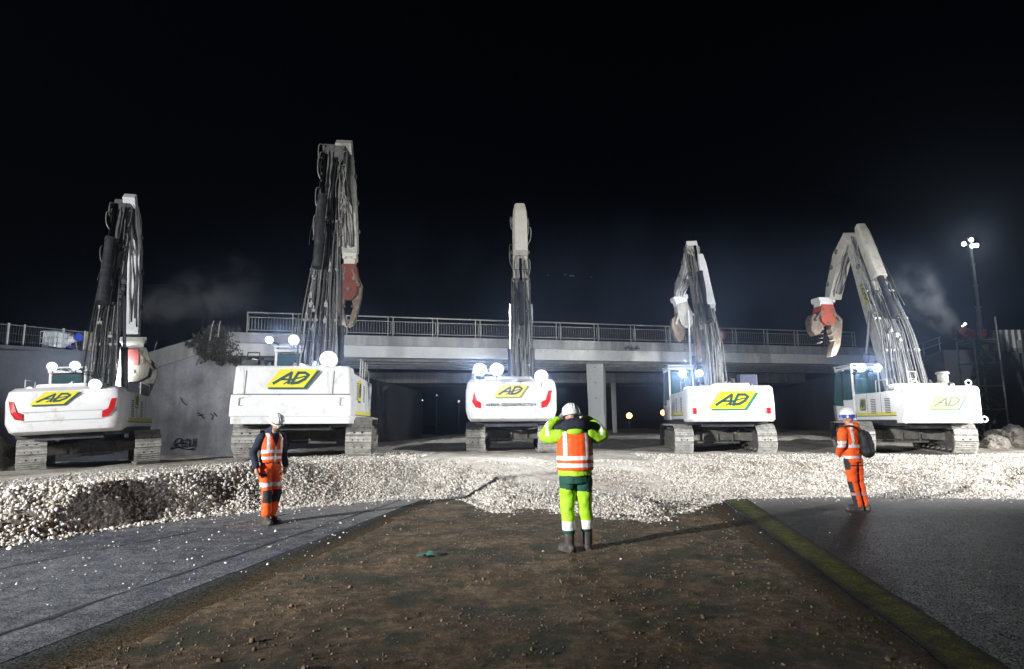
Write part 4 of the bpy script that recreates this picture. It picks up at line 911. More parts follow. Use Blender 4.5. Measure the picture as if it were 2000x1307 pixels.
def cab(ME, x0, x1, y0, y1, z0, z1, glass, guard=True, low=.62, paint=None, stripe=True):
    paint = paint or PAINT; zl = z0+(z1-z0)*.42; mb = MB()
    side = [(y0, z0), (y1+.12, z0), (y1+.22, z0+.5), (y1+.15, zl), (y1-.35, z1), (y0+.05, z1)]
    zb = [(y0, z0), (y1+.12, z0), (y1+.2, z0+(zl-z0)*.6), (y1+.15, zl), (y0, zl)]
    mb.loft([[Vector((x0, a, b_)) for a, b_ in zb], [Vector((x1, a, b_)) for a, b_ in zb]])
    for x in (x0+.04, x1-.04):
        mb.bar((x, y0+.04, zl), (x, y0+.07, z1), .09, .09); mb.bar((x, y1+.1, zl), (x, y1-.3, z1), .08, .08); mb.bar((x, lerp(y0, y1, .5), zl), (x, lerp(y0, y1, .48), z1), .07, .07)
    mb.box(((x0+x1)/2, (y0+y1-.3)/2, z1+.03), (x1-x0+.04, y1-y0-.25, .1)); C = mb.build('cab', paint, ME, bevel=.03)
    g = .012
    pane(C, [(x0+.1, y0-g, zl+.04), (x1-.1, y0-g, zl+.04), (x1-.1, y0+.03, z1-.08), (x0+.1, y0+.03, z1-.08)], glass)
    for x in (x0-g, x1+g):
        ym = lerp(y0, y1, .5)
        pane(C, [(x, y0+.1, zl-.02), (x, ym-.06, zl-.02), (x, ym-.06, z1-.09), (x, y0+.13, z1-.09)], glass)
        pane(C, [(x, ym+.06, zl-.25), (x, y1+.08, zl-.2), (x, y1-.3, z1-.09), (x, ym+.06, z1-.09)], glass)
    pane(C, [(x0+.08, y1+.17, zl), (x1-.08, y1+.17, zl), (x1-.08, y1-.27, z1-.1), (x0+.08, y1-.27, z1-.1)], glass)
    mb = MB(); mb.box(((x0+x1)/2, lerp(y0, y1, .45), zl+.1), (.5, .5, .16)); mb.box(((x0+x1)/2, lerp(y0, y1, .25), zl+.45), (.48, .14, .7)); mb.build('seat', DARK, C, bevel=.04)
    if guard:
        mb = MB()
        for i in range(9): mb.bar((lerp(x0, x1, i/8), y0-.05, z1+.16), (lerp(x0, x1, i/8), y1-.2, z1+.16), .022)
        for y in (y0-.05, y1-.2): mb.bar((x0-.03, y, z1+.16), (x1+.03, y, z1+.16), .05)
        for x in (x0, x1):
            for y in (y0, y1-.25): mb.bar((x, y, z1), (x, y, z1+.16), .04)
        mb.build('roof_guard', paint, C)
    return C
def excavator(d):
    ME = empty(d.get('name', 'demolition_excavator'), d['loc'], (D2R(d.get('pitch', 0)), D2R(d.get('tilt', 0)), D2R(d['yaw'])), label=d['label'], cat='excavator', group='demolition excavators in a row')
    MW = Matrix.Translation(d['loc']) @ Euler(ME.rotation_euler).to_matrix().to_4x4(); MI = MW.inverted()
    w = d['W']/2; R = d['R']; z0, z1 = d['z0'], d['z1']; pm = d.get('paint', PAINT)
    ty = Matrix.Rotation(D2R(d.get('ty', 0)), 4, 'Z'); Ht = d.get('Ht', 1.05)
    tx = d['TW']/2-d['sw']/2
    track(ME, -tx, ty, d['sw'], d['Lt'], Ht, -1); track(ME, tx, ty, d['sw'], d['Lt'], Ht, 1)
    # undercarriage frame
    mb = MB(); mb.M = ty
    mb.box((0, 0, Ht*.58), (1.9, 2.0, .34)); 
    for sx in (-1, 1):
        for sy in (-1, 1): mb.prism([(0, 0), (1, 0), (1, 1), (0, 1)], 0, 1, lambda u, v, t, sx=sx, sy=sy: Vector((sx*lerp(.5, tx, t), sy*(lerp(.45, .95, t)+u*.42), Ht*lerp(.45, .38, t)+v*Ht*.3)))
    for k in range(3): mb.box((-.55+k*.55, -1.03, Ht*.5), (.08, .08, .4))
    mb.box((0, -1.05, Ht*.36), (1.6, .1, .08))
    mb.build('undercarriage', FRAME, ME, bevel=.03)
    mb = MB(); mb.tube([(0, 0, Ht*.7), (0, 0, z0-.12)], .85, 32); mb.tube([(0, 0, Ht*.72), (0, 0, Ht*.8)], 1.0, 32); mb.build('slewing_ring', FRAME, ME, smooth='angle')
    # deck
    yf = d.get('yf', 2.3)
    mb = MB(); mb.box((0, (-R+.75+yf)/2, z0+.03), (w*1.86, R-.75+yf, .26)); mb.box((0, (-R+.5+.2)/2, z0-.12), (w*1.2, R-.6, .12)); mb.build('deck', DARK, ME, bevel=.02)
    # counterweight
    mb = MB(); cd = d.get('cd', .85)
    mb.loft([ring_cw(w-a, R-b_, cd-b_*.3, rc, d.get('bulge', .03), lerp(z0, z1, t)) for t, a, b_, rc in STY[d['style']]])
    CW = mb.build('counterweight', pm, ME, smooth='angle', bevel=.012)
    yr = -R-d.get('bulge', .03)-.016
    if d['style'] == 'sleek':
        for s in (-1, 1):
            pl = [(-1.4, 1.0), (-1.26, .98), (-1.18, .69), (-1.02, .61), (-1.02, .42), (-1.2, .46), (-1.33, .65)]
            k = (z1-z0)/1.38; pl = [(-s*u*w/1.5*.965, v*k) for u, v in pl]
            def PJ(u, v, y): # hug the rounded corner
                au = abs(u); rc = .3; yy = -R-.03
                if au > w-rc: yy = -R+rc-math.sqrt(max(0, rc*rc-(au-(w-rc))**2))-.02
                return Vector((u, yy-y-.0, z0+v))
            mb = MB(); mb.loft([[PJ(u, v, -.03) for u, v in pl], [PJ(u, v, .02) for u, v in pl]]); mb.build('tail_light', RED, CW)
        mb = MB(); mb.M = frame_rear(yr+.012, 0, z0+(z1-z0)*.38)
        for a, b_ in (((-.92, -.12), (.92, -.12)), ((-.92, .12), (.92, .12))): mb.bar((a[0], a[1], 0), (b_[0], b_[1], 0), .012, .006)
        mb.build('panel_line', PAINT_D, CW)
    if d['style'] == 'boxy':
        zz = z0+(z1-z0)*.505; mb = MB(); mb.box((0, -R-.024, zz), (w*2, .03, .018)); mb.build('panel_gap', BLACK, CW)
        for x in (-w+.22, w-.27):
            mb = MB(); pts_ = [(x+.09, yr-.02, zz-.1), (x, yr-.03, zz-.1), (x, yr-.03, zz-.3), (x+.09, yr-.02, zz-.3)]; mb.tube(pts_, .012, 6); mb.build('grab_handle', PAINT_D, CW)
        for k, t in enumerate((-.5, .42)): 
            mb = MB(); mb.box((t*w*1.6, -R-.0, zz+.33), (.008, .03, .62)); mb.build('panel_line', PAINT_D, CW)
    if d['style'] == 'round':
        for s in (-1, 1):
            mb = MB(); mb.box((s*w*.83, yr+.01, z0+(z1-z0)*.3), (.13, .05, .21)); mb.build('tail_light', RED, CW, bevel=.01)
        mb = MB(); mb.box((0, yr+.01, z0+(z1-z0)*.2), (w*1.6, .006, .008)); mb.build('panel_line', PAINT_D, CW)
    if d['style'] == 'flat':
        for x, z in ((w*.78, z1+.1), (-w*.6, z1+.1), (w*1.03, z0+.12), (-w*.98, z0+.1)):
            mb = MB(); P = [Vector((x+.085*math.cos(a), -R+.12 if z > z1 else -R-.0, z+.085*math.sin(a))) for a in np.linspace(0, 6.283, 15)]; mb.tube(P, .028, 8); mb.build('lifting_ring', PAINT, CW, smooth=True)
    for e in d.get('emblems', []):
        if e[0] == 'rear': emblem(ME, frame_rear(yr-.004, e[1], e[2]), e[3], e[4], e[5], **(e[6] if len(e) > 6 else {}))
        else: emblem(ME, frame_side(e[0]*(w*.965+.02), e[1], e[2], e[0]), e[3], e[4], e[5]*1, **(e[6] if len(e) > 6 else {}))
    # side panels / engine housing
    hz = z1-d.get('hood_drop', .12)
    for s in (-1, 1):
        ya, yb = -R+cd+.02, (d.get('cab_y', .5)-.05 if s < 0 else yf-.1)
        mb = MB(); mb.box((s*w*.72, (ya+yb)/2, (z0+.1+hz)/2), (w*.5, yb-ya, hz-z0-.1)); SP = mb.build('side_housing', pm, ME, bevel=.04)
        nP = 3
        for k in range(1, nP):
            y = lerp(ya, yb, k/nP); mb = MB(); mb.box((s*(w*.97+.001), y, (z0+.2+hz)/2), (.006, .014, hz-z0-.3)); mb.build('door_gap', BLACK, SP)
        for k in range(2):
            y = lerp(ya, yb, (k+.5)/nP+.02); mb = MB()
            for q in range(9): mb.box((s*(w*.97+.004), y, hz-.25-q*.06), (.012, .36, .028))
            mb.build('vent_grille', GRILLE, SP)
        mb = MB(); mb.box((s*(w*.97+.003), (ya+yb)/2, z0+.32), (.008, yb-ya-.04, .11)); mb.build('side_stripe', YELLOW_P, SP)
        mb = MB(); mb.box((s*(w*.97+.003), (ya+yb)/2, z0+.245), (.009, yb-ya-.04, .025)); mb.build('stripe_edge', GREEN, SP)
    mb = MB(); mb.box((0, -R+cd+.85, (z0+hz)/2+.05), (w*1.3, 1.7, hz-z0)); mb.build('engine_hood', pm, ME, bevel=.05)
    mb = MB(); mb.box((d.get('hood_x', .1), -R+.95, z1+.04), (d.get('hood_w', 1.5), .9, .16)); mb.build('hood_cover', pm, ME, bevel=.05)
    # walkway rail on the right
    rail = d.get('rail', True)
    if rail:
        for s, ya, yb in ((1, .3, yf-.2), (-1, -R+1.2, -R+2.0)):
            mb = MB(); x = s*w*.9; mb.tube([(x, ya, hz), (x, ya, hz+.42), (x, yb, hz+.42), (x, yb, hz)], .018, 6); mb.build('guard_rail', PAINT_D, ME)
    C = cab(ME, -w*.98, -w*.98+1.02, d.get('cab_y', .5), d.get('cab_y', .5)+1.75, z0+.08, d['cab_z'], d.get('glass', GLASS), guard=d.get('guard', True), paint=pm)
    # boom
    bx = d.get('bx', .25); bw = d['bw']; P = d['boom']; bm_ = d.get('boom_mat', PAINT_D)
    limb(P, bw, bx, 'boom', bm_, ME, bevel=.03)
    mb = MB(); a = Vector((bx, P[0][0], P[0][1])); mb.tube([a-Vector((bw*.75, 0, 0)), a+Vector((bw*.75, 0, 0))], .14, 14)
    for s in (-1, 1): mb.prism([(-.5, -.6), (.5, -.6), (.25, .15), (-.25, .15)], 0, 1, lambda u, v, t, s=s: a+Vector((s*(bw*.58+t*.06), u, v)))
    mb.build('boom_foot', FRAME, ME)
    bc = d.get('bcyl', .5); q = pathline(P, bc, bx, 0, -.35)
    for s in (-1, 1): cylinder((bx+s*(bw/2+.12), yf-.1, z0+.25), (bx+s*(bw/2+.12), q.y, q.z), .11, ME, .6, 'boom_cylinder', d.get('cyl_mat', DARK))
    A = d['arm']; limb(A, d.get('aw', bw*.8), d.get('ax', bx), 'arm', d.get('arm_mat', PAINT_D), ME, bevel=.025)
    # welded plates, brackets and bolt rows along the boom and the arm
    for Q, xx, ww in ((P, bx, bw), (A, d.get('ax', bx), d.get('aw', bw*.8))):
        for f in (.3, .55, .8):
            for s in (-1, 1):
                c = pathline(Q, f, xx, s*(ww/2+.012), -.2); mb = MB(); mb.tube([c-Vector((.02*s, 0, 0)), c+Vector((.05*s, 0, 0))], .11, 12); mb.tube([c, c+Vector((.08*s, 0, 0))], .05, 8); mb.build('pin_boss', FRAME, ME, smooth='angle')
        for f in (.18, .42, .68, .9):
            a = pathline(Q, f, xx, -ww*.52, -.02); b_ = pathline(Q, f, xx, ww*.52, -.02); mb = MB(); mb.bar(a, b_, .05, .03); mb.build('weld_strip', pm if f < .5 else FRAME, ME)
    # knuckle pin at the boom/arm joint
    e = P[-1]; mb = MB(); mb.tube([(bx-bw*.62, e[0], e[1]), (bx+bw*.62, e[0], e[1])], .16, 16); mb.build('joint_pin', FRAME, ME, smooth='angle')
    # arm cylinder lying on the boom
    ca, cb = d.get('acyl', (.45, .98)); o1 = d.get('acyl_off', .28); ar = d.get('acyl_r', .13); ax = d.get('acyl_x', 0)
    cylinder(pathline(P, ca, bx, ax, o1), pathline(P, cb, bx, ax, o1+.05), ar, ME, .62, 'arm_cylinder', d.get('acyl_mat', DARK))
    if d.get('guard_box'):
        f0, f1, gw, gd, gm = d['guard_box'][:5]; gx = d['guard_box'][5] if len(d['guard_box']) > 5 else 0; G = []
        for i in range(7):
            t = i/6; c = pathline(P, lerp(f0, f1, t), bx, gx, o1); c2 = pathline(P, lerp(f0, f1, t), bx, gx, o1+gd/2); nn_ = (c2-c).normalized()
            k = .72 if i == 6 else (.93 if i == 5 else 1); h2 = gd/2*(.7 if i == 6 else 1)
            G.append([c-nn_*h2+Vector((-gw/2*k, 0, 0)), c-nn_*h2+Vector((gw/2*k, 0, 0)), c+nn_*h2*.6+Vector((gw/2*k, 0, 0)), c+nn_*h2+Vector((gw/2*k*.7, 0, 0)), c+nn_*h2+Vector((-gw/2*k*.7, 0, 0)), c+nn_*h2*.6+Vector((-gw/2*k, 0, 0))])
        mb = MB(); mb.loft(G); mb.build('cylinder_guard', gm, ME, bevel=.02)
    # hoses and pipes on the boom back
    hs = d.get('hoses', (10, 1.0, .02, .6))
    hm = d.get('hose_mats', [PIPE, PIPE_D, BLACK])
    hoses(P, bx, ME, hs[0], hs[1], hs[2], hs[3], hm, r=d.get('hose_r', .026), jit=.012, narrow=d.get('narrow', .6), seed=d['seed'])
    hoses(P, bx, ME, max(4, hs[0]//2), hs[1]*.9, hs[3]-.12, .97, hm, r=.02, jit=.045, off=.07, narrow=.55, seed=d['seed']+5)
    for f in np.linspace(hs[2]+.05, hs[3], 4): clampbar(P, bx, ME, f, hs[1]*lerp(1, d.get('narrow', .6), (f-hs[2])/(hs[3]-hs[2])))
    # loops of hose at both sides of the joint
    R_ = random.Random(d['seed']+50)
    for k in range(d.get('loops', 5)):
        s = R_.choice((-1, 1)); f = R_.uniform(.55, .93); a = pathline(P, f, bx, s*bw*.5, .02); c = pathline(P, min(1, f+.1), bx, s*bw*.45, .02); rr = R_.uniform(.12, .3)
        mb = MB(); mb.tube(spline([a, a.lerp(c, .3)+Vector((s*rr*.5, -rr*.5, rr*.2)), a.lerp(c, .8)+Vector((s*rr*.6, -rr*.6, rr*.5)), c], 5), .02, 6); mb.build('hose', R_.choice([PIPE, PIPE_D]), ME, smooth=True)
    # valve blocks
    for k in range(d.get('valves', 6)):
        f = R_.uniform(.15, .75); a = pathline(P, f, bx, R_.uniform(-.5, .5)*hs[1]*.8, .08); mb = MB(); mb.box(a, (R_.uniform(.06, .16), .1, R_.uniform(.06, .18))); mb.tube([a+Vector((0, -.03, .05)), a+Vector((0, -.05, .16))], .02, 6); mb.build('valve_block', R_.choice([PIPE, DARK]), ME)
    # arm hoses
    hoses(A, d.get('ax', bx), ME, d.get('arm_hoses', 5), d.get('aw', bw*.8)*.9, .05, .9, [PIPE, PIPE_D], r=.022, jit=.03, narrow=.9, seed=d['seed']+9, off=.04)
    hoses([(a_, b_, -c_) for a_, b_, c_, *_ in A], d.get('ax', bx), ME, 6, d.get('aw', bw*.8)*.8, .05, .95, [PIPE, PIPE_D, BLACK], r=.022, jit=.03, narrow=.9, seed=d['seed']+19, off=-.06)
    E = Vector((d.get('ax', bx), A[-1][0], A[-1][1])); jj = d['jaw']
    cylinder(pathline(A, .15, d.get('ax', bx), 0, .2), E+Vector((0, .35, .35)), .1, ME, .6, 'tool_cylinder', d.get('cyl_mat', DARK))
    jaw(ME, E+Vector(jj.get('off', (0, 0, -.1))), D2R(jj.get('yaw', 0)), jj['W'], jj['H'], jj.get('th', .5), jj['cols'], D2R(jj.get('pitch', 0)), jj.get('asym', 1.0), jj.get('kind', 0), jj.get('plate'))
    for lp in d['lamps']:
        p = MI @ at(lp[0], lp[1], lp[2]); cy0 = d.get('cab_y', .5)
        bt = Vector((max(-w*.9, min(w*.9, p.x)), max(-R+.25, p.y), z1-.05))
        if p.z > d['cab_z']-.35 and p.x < 0: bt = Vector((max(-w*.93, min(-w*.98+.95, p.x)), max(cy0+.1, p.y), d['cab_z']))
        mb = MB(); mb.tube([p+Vector((0, .08, -.02)), Vector((bt.x, bt.y, min(p.z, bt.z+.25) if bt.z < p.z else p.z-.05)), bt], .022, 6); mb.build('lamp_bracket', DARK, ME)
        work_lamp(ME, p, lp[3], lp[4]*.7, aim=lp[5] if len(lp) > 5 else (0, -1, -.4), beam=lp[4] > 0, ang=lp[6] if len(lp) > 6 else 115)
    # antennae, mirrors and small clutter on top of the deck
    for k in range(d.get('clutter', 9)):
        x = R_.uniform(-w*.7, w*.8); y = R_.uniform(-R+.5, -R+1.6); mb = MB(); h_ = R_.uniform(.06, .2); mb.tube([(x, y, z1-.02), (x, y, z1+h_*.7), (x+.02, y, z1+h_)], [.05, .05, .03], 10); mb.build('filler_cap', R_.choice([DARK, PIPE, PAINT_D]), ME)
    # added front lamps, unseen on the machines, put in to brighten the bridge
    for x in (-.9, .1):
        p = Vector((x, yf-.2, d['cab_z']+.1)); mb = MB(); mb.tube([p, p+Vector((0, .1, 0))], [.06, .09], 12); o = mb.build('added_front_lamp', DARK, ME); mb = MB(); mb.tube([p+Vector((0, .104, 0)), p+Vector((0, .11, 0))], .08, 12); mb.build('lamp_lens', LENS_S, o)
    spot('added_front_light', (-.4, yf+1.1, d['cab_z']+.15), (-.4, yf+10, d['cab_z']+2.2), d.get('front_w', 3000), 110, .8, .2, (.9, .95, 1), ME)
    d['ME'] = ME; d['MI'] = MI; d['MW'] = MW; return d
def ctr(px, Y, R, yaw, gz):
    p = at(px, 800, Y); a = D2R(yaw); return Vector((p.x-math.sin(a)*R, Y+math.cos(a)*R, gz))
def hx(Yv, py, gz, px=1000): return at(px, py, Yv).z-gz
GOLD = dict(yel=mat('pale_emblem_yellow', (.72, .6, .16), .45), ink=GREYINK, grn=mat('faded_emblem_green', (.22, .24, .1), .5))
# --- 1: far left
g1 = .42; c1_ = ctr(131, 16.8, 3.2, 22, g1)
E1 = excavator(dict(loc=c1_, yaw=22, tilt=-2.6, seed=1, label='white excavator farthest left, tilted, with black boom cylinder and grey crusher hanging beside it', W=2.75, R=3.2, z0=1.03, z1=2.3, style='sleek', bulge=.05,
    TW=3.45, sw=.68, Lt=4.7, Ht=1.0, ty=12, cab_z=3.0, cab_y=.4, yf=2.2, bx=.10, bw=.5, boom=[(.35, 1.7, .7), (1.2, 4.4, 1.0), (2.3, 7.4, .75), (3.2, 9.75, .5)],
    arm=[(2.95, 10.0, .45), (4.3, 8.2, .75), (4.35, 5.9, .6), (4.3, 4.75, .45)], aw=.42, ax=.3, arm_mat=PAINT, acyl=(.42, .93), acyl_r=.18, acyl_off=.32, acyl_x=-.12, loops=10, valves=14, hoses=(15, 1.0, .02, .62), narrow=.62, hose_mats=[BLACK, PIPE_D, BLACK, PIPE], boom_mat=mat('dark_grey_boom', (.16, .165, .165), .5, var=.3, dirt=(.06, .06, .06), dirt_amt=.4),
    emblems=[('rear', -.2, 2.0, .78, .34, .36), (1, -.9, 1.95, .5, .4, .05, GOLD)], jaw=dict(W=1.75, H=2.6, th=.6, yaw=8, cols=[PAINT_D, mat('grey_crusher', (.17, .155, .13), .6, var=.3, dirt=(.15, .13, .1), dirt_amt=.4, ds=4, bump=.3), mat('grey_jaw', (.2, .185, .16), .6, .2, var=.4, vs=5), RUST], plate=mat('faded_red_plate', (.36, .09, .08), .6, var=.3, dirt=(.2, .15, .12), dirt_amt=.3), off=(.0, 0, -.2), kind=0),
    lamps=[(102, 716, 18.0, .13, 160), (147, 714, 18.0, .13, 160), (186, 751, 17.0, .15, 260), (58, 762, 17.2, .09, 70)], hood_x=-.2, hood_w=1.2))
# --- 2: second from left
g2 = .66; c2_ = ctr(567, 16.3, 3.4, 7, g2)
E2 = excavator(dict(loc=c2_, yaw=7, tilt=.4, seed=2, label='largest white excavator, second from left, with boxy rear and the tallest raised boom', W=3.08, R=3.4, z0=.97, z1=2.52, style='boxy', bulge=.0,
    TW=3.75, sw=.72, Lt=4.8, Ht=1.15, ty=3, cab_z=3.35, cab_y=.6, yf=2.4, bx=-.05, bw=.72, boom=[(.3, 1.9, .9), (1.0, 4.6, 1.3), (1.5, 7.2, .9), (2.0, 11.2, .5)],
    arm=[(1.9, 11.45, .4), (3.6, 9.6, .7), (4.2, 8.6, .7), (4.5, 7.8, .5)], aw=.6, ax=.26, arm_mat=PAINT_D, acyl=(.45, .93), acyl_r=.15, acyl_off=.32, acyl_x=-.2, hoses=(18, 1.45, .0, .66), narrow=.5, loops=16, valves=22, hose_mats=[BLACK, PIPE_D, PIPE, BLACK, PIPE_D], boom_mat=mat('grimy_grey_boom', (.2, .2, .195), .5, var=.4, vs=3, dirt=(.05, .05, .05), dirt_amt=.6, ds=2),
    emblems=[('rear', .0, 2.18, .98, .49, .36), (1, -1.2, 1.95, .6, .62, .05)], jaw=dict(W=1.05, H=2.9, th=.6, yaw=0, cols=[PAINT_C, mat('dull_red_paint', (.2, .022, .012), .55, var=.4, vs=4, dirt=(.08, .06, .05), dirt_amt=.55, ds=4, bump=.4), RUST, RUST], kind=0),
    lamps=[(526, 664, 19.2, .12, 140), (574, 664, 19.2, .16, 200), (642, 702, 17.4, .23, 600)], hood_w=.1))
# --- 3: middle
g3 = .6; c3_ = ctr(998, 20., 3.3, 0, g3)
E3 = excavator(dict(loc=c3_, yaw=0, tilt=.3, seed=3, label='white excavator in the middle of the row reading AVENIR DECONSTRUCTION, boom pointing straight up', W=3.0, R=3.3, z0=1.03, z1=2.42, style='sleek', bulge=.05,
    TW=3.1, sw=.66, Lt=4.7, Ht=1.0, ty=0, cab_z=2.9, cab_y=.6, yf=2.2, bx=.42, bw=.66, boom=[(.3, 1.7, .8), (1.2, 4.2, 1.1), (2.4, 7.4, .7), (3.3, 10.0, .5)],
    arm=[(3.4, 10.2, .45), (4.6, 9.0, .6), (4.9, 6.5, .5), (4.9, 5.6, .4)], aw=.45, arm_mat=PAINT_C, acyl=(.35, .72), acyl_r=.11, acyl_off=.25, guard_box=(.76, 1.06, .64, .5, PAINT_C), hoses=(12, 1.0, .02, .62), narrow=.8, hose_mats=[PIPE, PIPE, PIPE_D], boom_mat=PAINT_C, loops=6,
    emblems=[('rear', .0, 2.02, .84, .40, .28, GOLD)], jaw=dict(W=.7, H=1.6, th=.45, yaw=90, cols=[PAINT_D, RUST, RUST, RUST]),
    lamps=[(937, 722, 19.0, .2, 400), (970, 722, 19.0, .2, 400), (1057, 735, 18.4, .19, 350)], hood_x=-.1, hood_w=1.6))
text_part('AVENIR  DECONSTRUCTION', .135, GREYINK, E3['ME'], frame_rear(-3.3-.05-.03, 0, 1.03+1.39*.385), sx=.86, bold=.003)
# --- 4: second from right
g4 = .36; c4_ = ctr(1428, 21.3, 3.3, -6, g4)
E4 = excavator(dict(loc=c4_, yaw=-6, tilt=.4, seed=4, label='white excavator second from right with a big yellow emblem and lit cab, folded boom', W=3.0, R=3.3, z0=1.17, z1=2.42, style='round', bulge=.02,
    TW=3.55, sw=.66, Lt=4.9, Ht=1.08, ty=-1, cab_z=3.35, cab_y=.9, yf=2.9, glass=GLASS_T, bx=.3, bw=.58, boom=[(.5, 1.9, .8), (.9, 4.2, 1.0), (2.6, 6.9, .8), (3.9, 9.35, .6)],
    arm=[(3.7, 9.55, .5), (5.5, 8.6, .65), (7.3, 8.3, .6), (8.0, 7.9, .5)], aw=.5, arm_mat=PAINT, acyl=(.4, .95), acyl_r=.13, acyl_off=.3, guard_box=(.5, .88, .42, .36, PAINT, .15), hoses=(10, .95, .02, .55), narrow=.7, hose_mats=[PIPE, PIPE, PAINT_D],
    emblems=[('rear', .05, 1.92, 1.2, .6, .42, dict(dx=.07, dy=-.06, grn=mat('emblem_teal', (.03, .2, .12), .5)))], jaw=dict(W=1.55, H=3.1, th=.6, yaw=10, pitch=-12, cols=[PAINT, PAINT_D, RUST, PAINT_D], asym=1.15, kind=1),
    lamps=[(1333, 729, 22.6, .14, 260), (1366, 729, 22.6, .13, 200)], hood_x=.2, hood_w=1.2, front_w=1800))
M4 = E4['ME']; mb = MB(); mb.box((.95, -1.9, 2.65), (.62, .5, .48)); mb.build('exhaust_box', mat('blue_grey_box', (.09, .1, .16), .5, var=.2), M4, bevel=.03)
mb = MB(); mb.tube([(.42, -1.9, 2.4), (.42, -1.9, 2.75)], .13, 14); mb.tube([(.2, -1.9, 2.4), (.2, -1.95, 2.6)], .07, 10); mb.build('air_filter', DARK, M4, smooth='angle')
mb = MB(); mb.tube([(-.52, 1.0, 3.3), (-.52, 1.0, 5.9)], .04, 8); mb.build('pole', PAINT, M4)
# --- 5: far right
g5 = .36; c5_ = Vector((14.25, 23.1, g5))
E5 = excavator(dict(loc=c5_, yaw=-6, tilt=.6, seed=5, label='white excavator farthest right with floodlit blank rear and orange red crusher', W=2.38, R=3.2, z0=1.05, z1=2.25, style='flat', bulge=.0, cd=.5,
    TW=3.6, sw=.66, Lt=5.1, Ht=1.1, ty=-13, cab_z=3.15, cab_y=.45, yf=2.35, glass=GLASS_T, bx=.35, bw=.66, boom=[(-.1, 1.9, .9), (.55, 4.2, 1.25), (1.6, 6.6, .9), (2.5, 8.8, .6)],
    arm=[(2.35, 9.0, .5), (3.5, 8.3, .7), (4.5, 7.1, .6), (4.7, 6.75, .5)], aw=.55, ax=.1, arm_mat=PAINT_C, acyl=(.4, .9), acyl_r=.13, acyl_off=.35, guard_box=(.66, 1.05, .5, .42, PAINT_C), hoses=(18, 1.6, .0, .6), narrow=.7, loops=9, valves=12, hose_mats=[PIPE, PIPE, PIPE_D],
    emblems=[('rear', .15, 1.72, .88, .44, .27, dict(ink=GREYINK, yel=mat('lime_emblem_yellow', (.75, .75, .08), .45))), (-1, -.25, 1.75, .4, .4, .05, dict(ink=GREYINK, yel=mat('olive_emblem', (.45, .45, .06), .5)))], jaw=dict(off=(-.45, 0, -.1), W=1.6, H=2.2, th=.6, yaw=15, cols=[PAINT, mat('orange_red_paint', (.5, .06, .015), .55, var=.35, vs=4, dirt=(.1, .07, .05), dirt_amt=.45, ds=4, bump=.4), RUST, RUST], asym=1.2, kind=1),
    lamps=[(1682, 718, 21.6, .15, 260), (1713, 719, 21.6, .14, 240)], hood_x=-.1, hood_w=1.7, front_w=1800))
M5 = E5['ME']; q_ = pathline(E5['boom'], .62, .35, -.345, -.42); t_ = (pathline(E5['boom'], .66, .35, 0, 0)-pathline(E5['boom'], .58, .35, 0, 0)).normalized()
emblem(M5, Matrix.Translation(q_) @ Matrix(((0, 0, -1, 0), (t_.y, t_.z, 0, 0), (t_.z, -t_.y, 0, 0), (0, 0, 0, 1))), .95, .36, .12, ink=GREYINK, yel=bpy.data.materials['olive_emblem'])
mb = MB(); mb.tube([(.6, -2.3, 2.2), (.6, -2.3, 2.42), (.6, -2.3, 2.44), (.6, -2.3, 2.68), (.6, -2.3, 2.7), (.6, -2.3, 2.77)], [.2, .2, .16, .16, .22, .18], 20); mb.build('air_filter', PAINT_D, M5, smooth='angle')
mb = MB(); mb.tube([(.3, -2.2, 2.2), (.2, -2.2, 2.5)], [.1, .06], 12); mb.build('exhaust_pipe', DARK, M5, smooth='angle')
mb = MB(); 
for x in (-.45, -.2): mb.bar((x, -2.2, 2.2), (x, -2.2, 2.8), .025)
mb.bar((-.45, -2.2, 2.8), (-.2, -2.2, 2.8), .025); mb.bar((-.45, -2.2, 2.55), (-.2, -2.2, 2.55), .02); mb.build('step_rail', PAINT_D, M5)
# M2 rail details
M2 = E2['ME']
for y in (-.6, .6):
    mb = MB(); mb.tube([(1.42, y, 2.35), (1.44, y, 3.0), (1.44, y+.5, 3.0), (1.44, y+.5, 2.35)], .018, 6); mb.build('guard_rail', PAINT_D, M2)
mb = MB(); mb.tube([(1.5, 1.9, 1.4), (1.95, 1.95, 1.42), (2.0, 2.0, 2.0)], .02, 6); mb.box((2.02, 2.0, 2.1), (.2, .04, .38)); mb.build('mirror', DARK, M2)
for x, y in ((-.95, .9), (-.4, .9)):
    mb = MB(); mb.tube([(x, y, 3.4), (x, y, 4.15)], .018, 6); mb.tube([(x, y, 4.15), (x, y, 4.22)], .04, 8); mb.build('antenna', PIPE, M2)
mb = MB(); mb.box((-1.25, -2.6, 2.62), (.5, .4, .2)); mb.tube([(-1.45, -2.6, 2.7), (-1.4, -2.6, 2.95), (-1.1, -2.6, 2.95), (-1.05, -2.6, 2.7)], .025, 6); mb.box((-1.1, -2.85, 2.66), (.1, .1, .1)); mb.build('refuel_pump', DARK, M2, bevel=.02)
# M1: cab roof clutter
M1 = E1['ME']
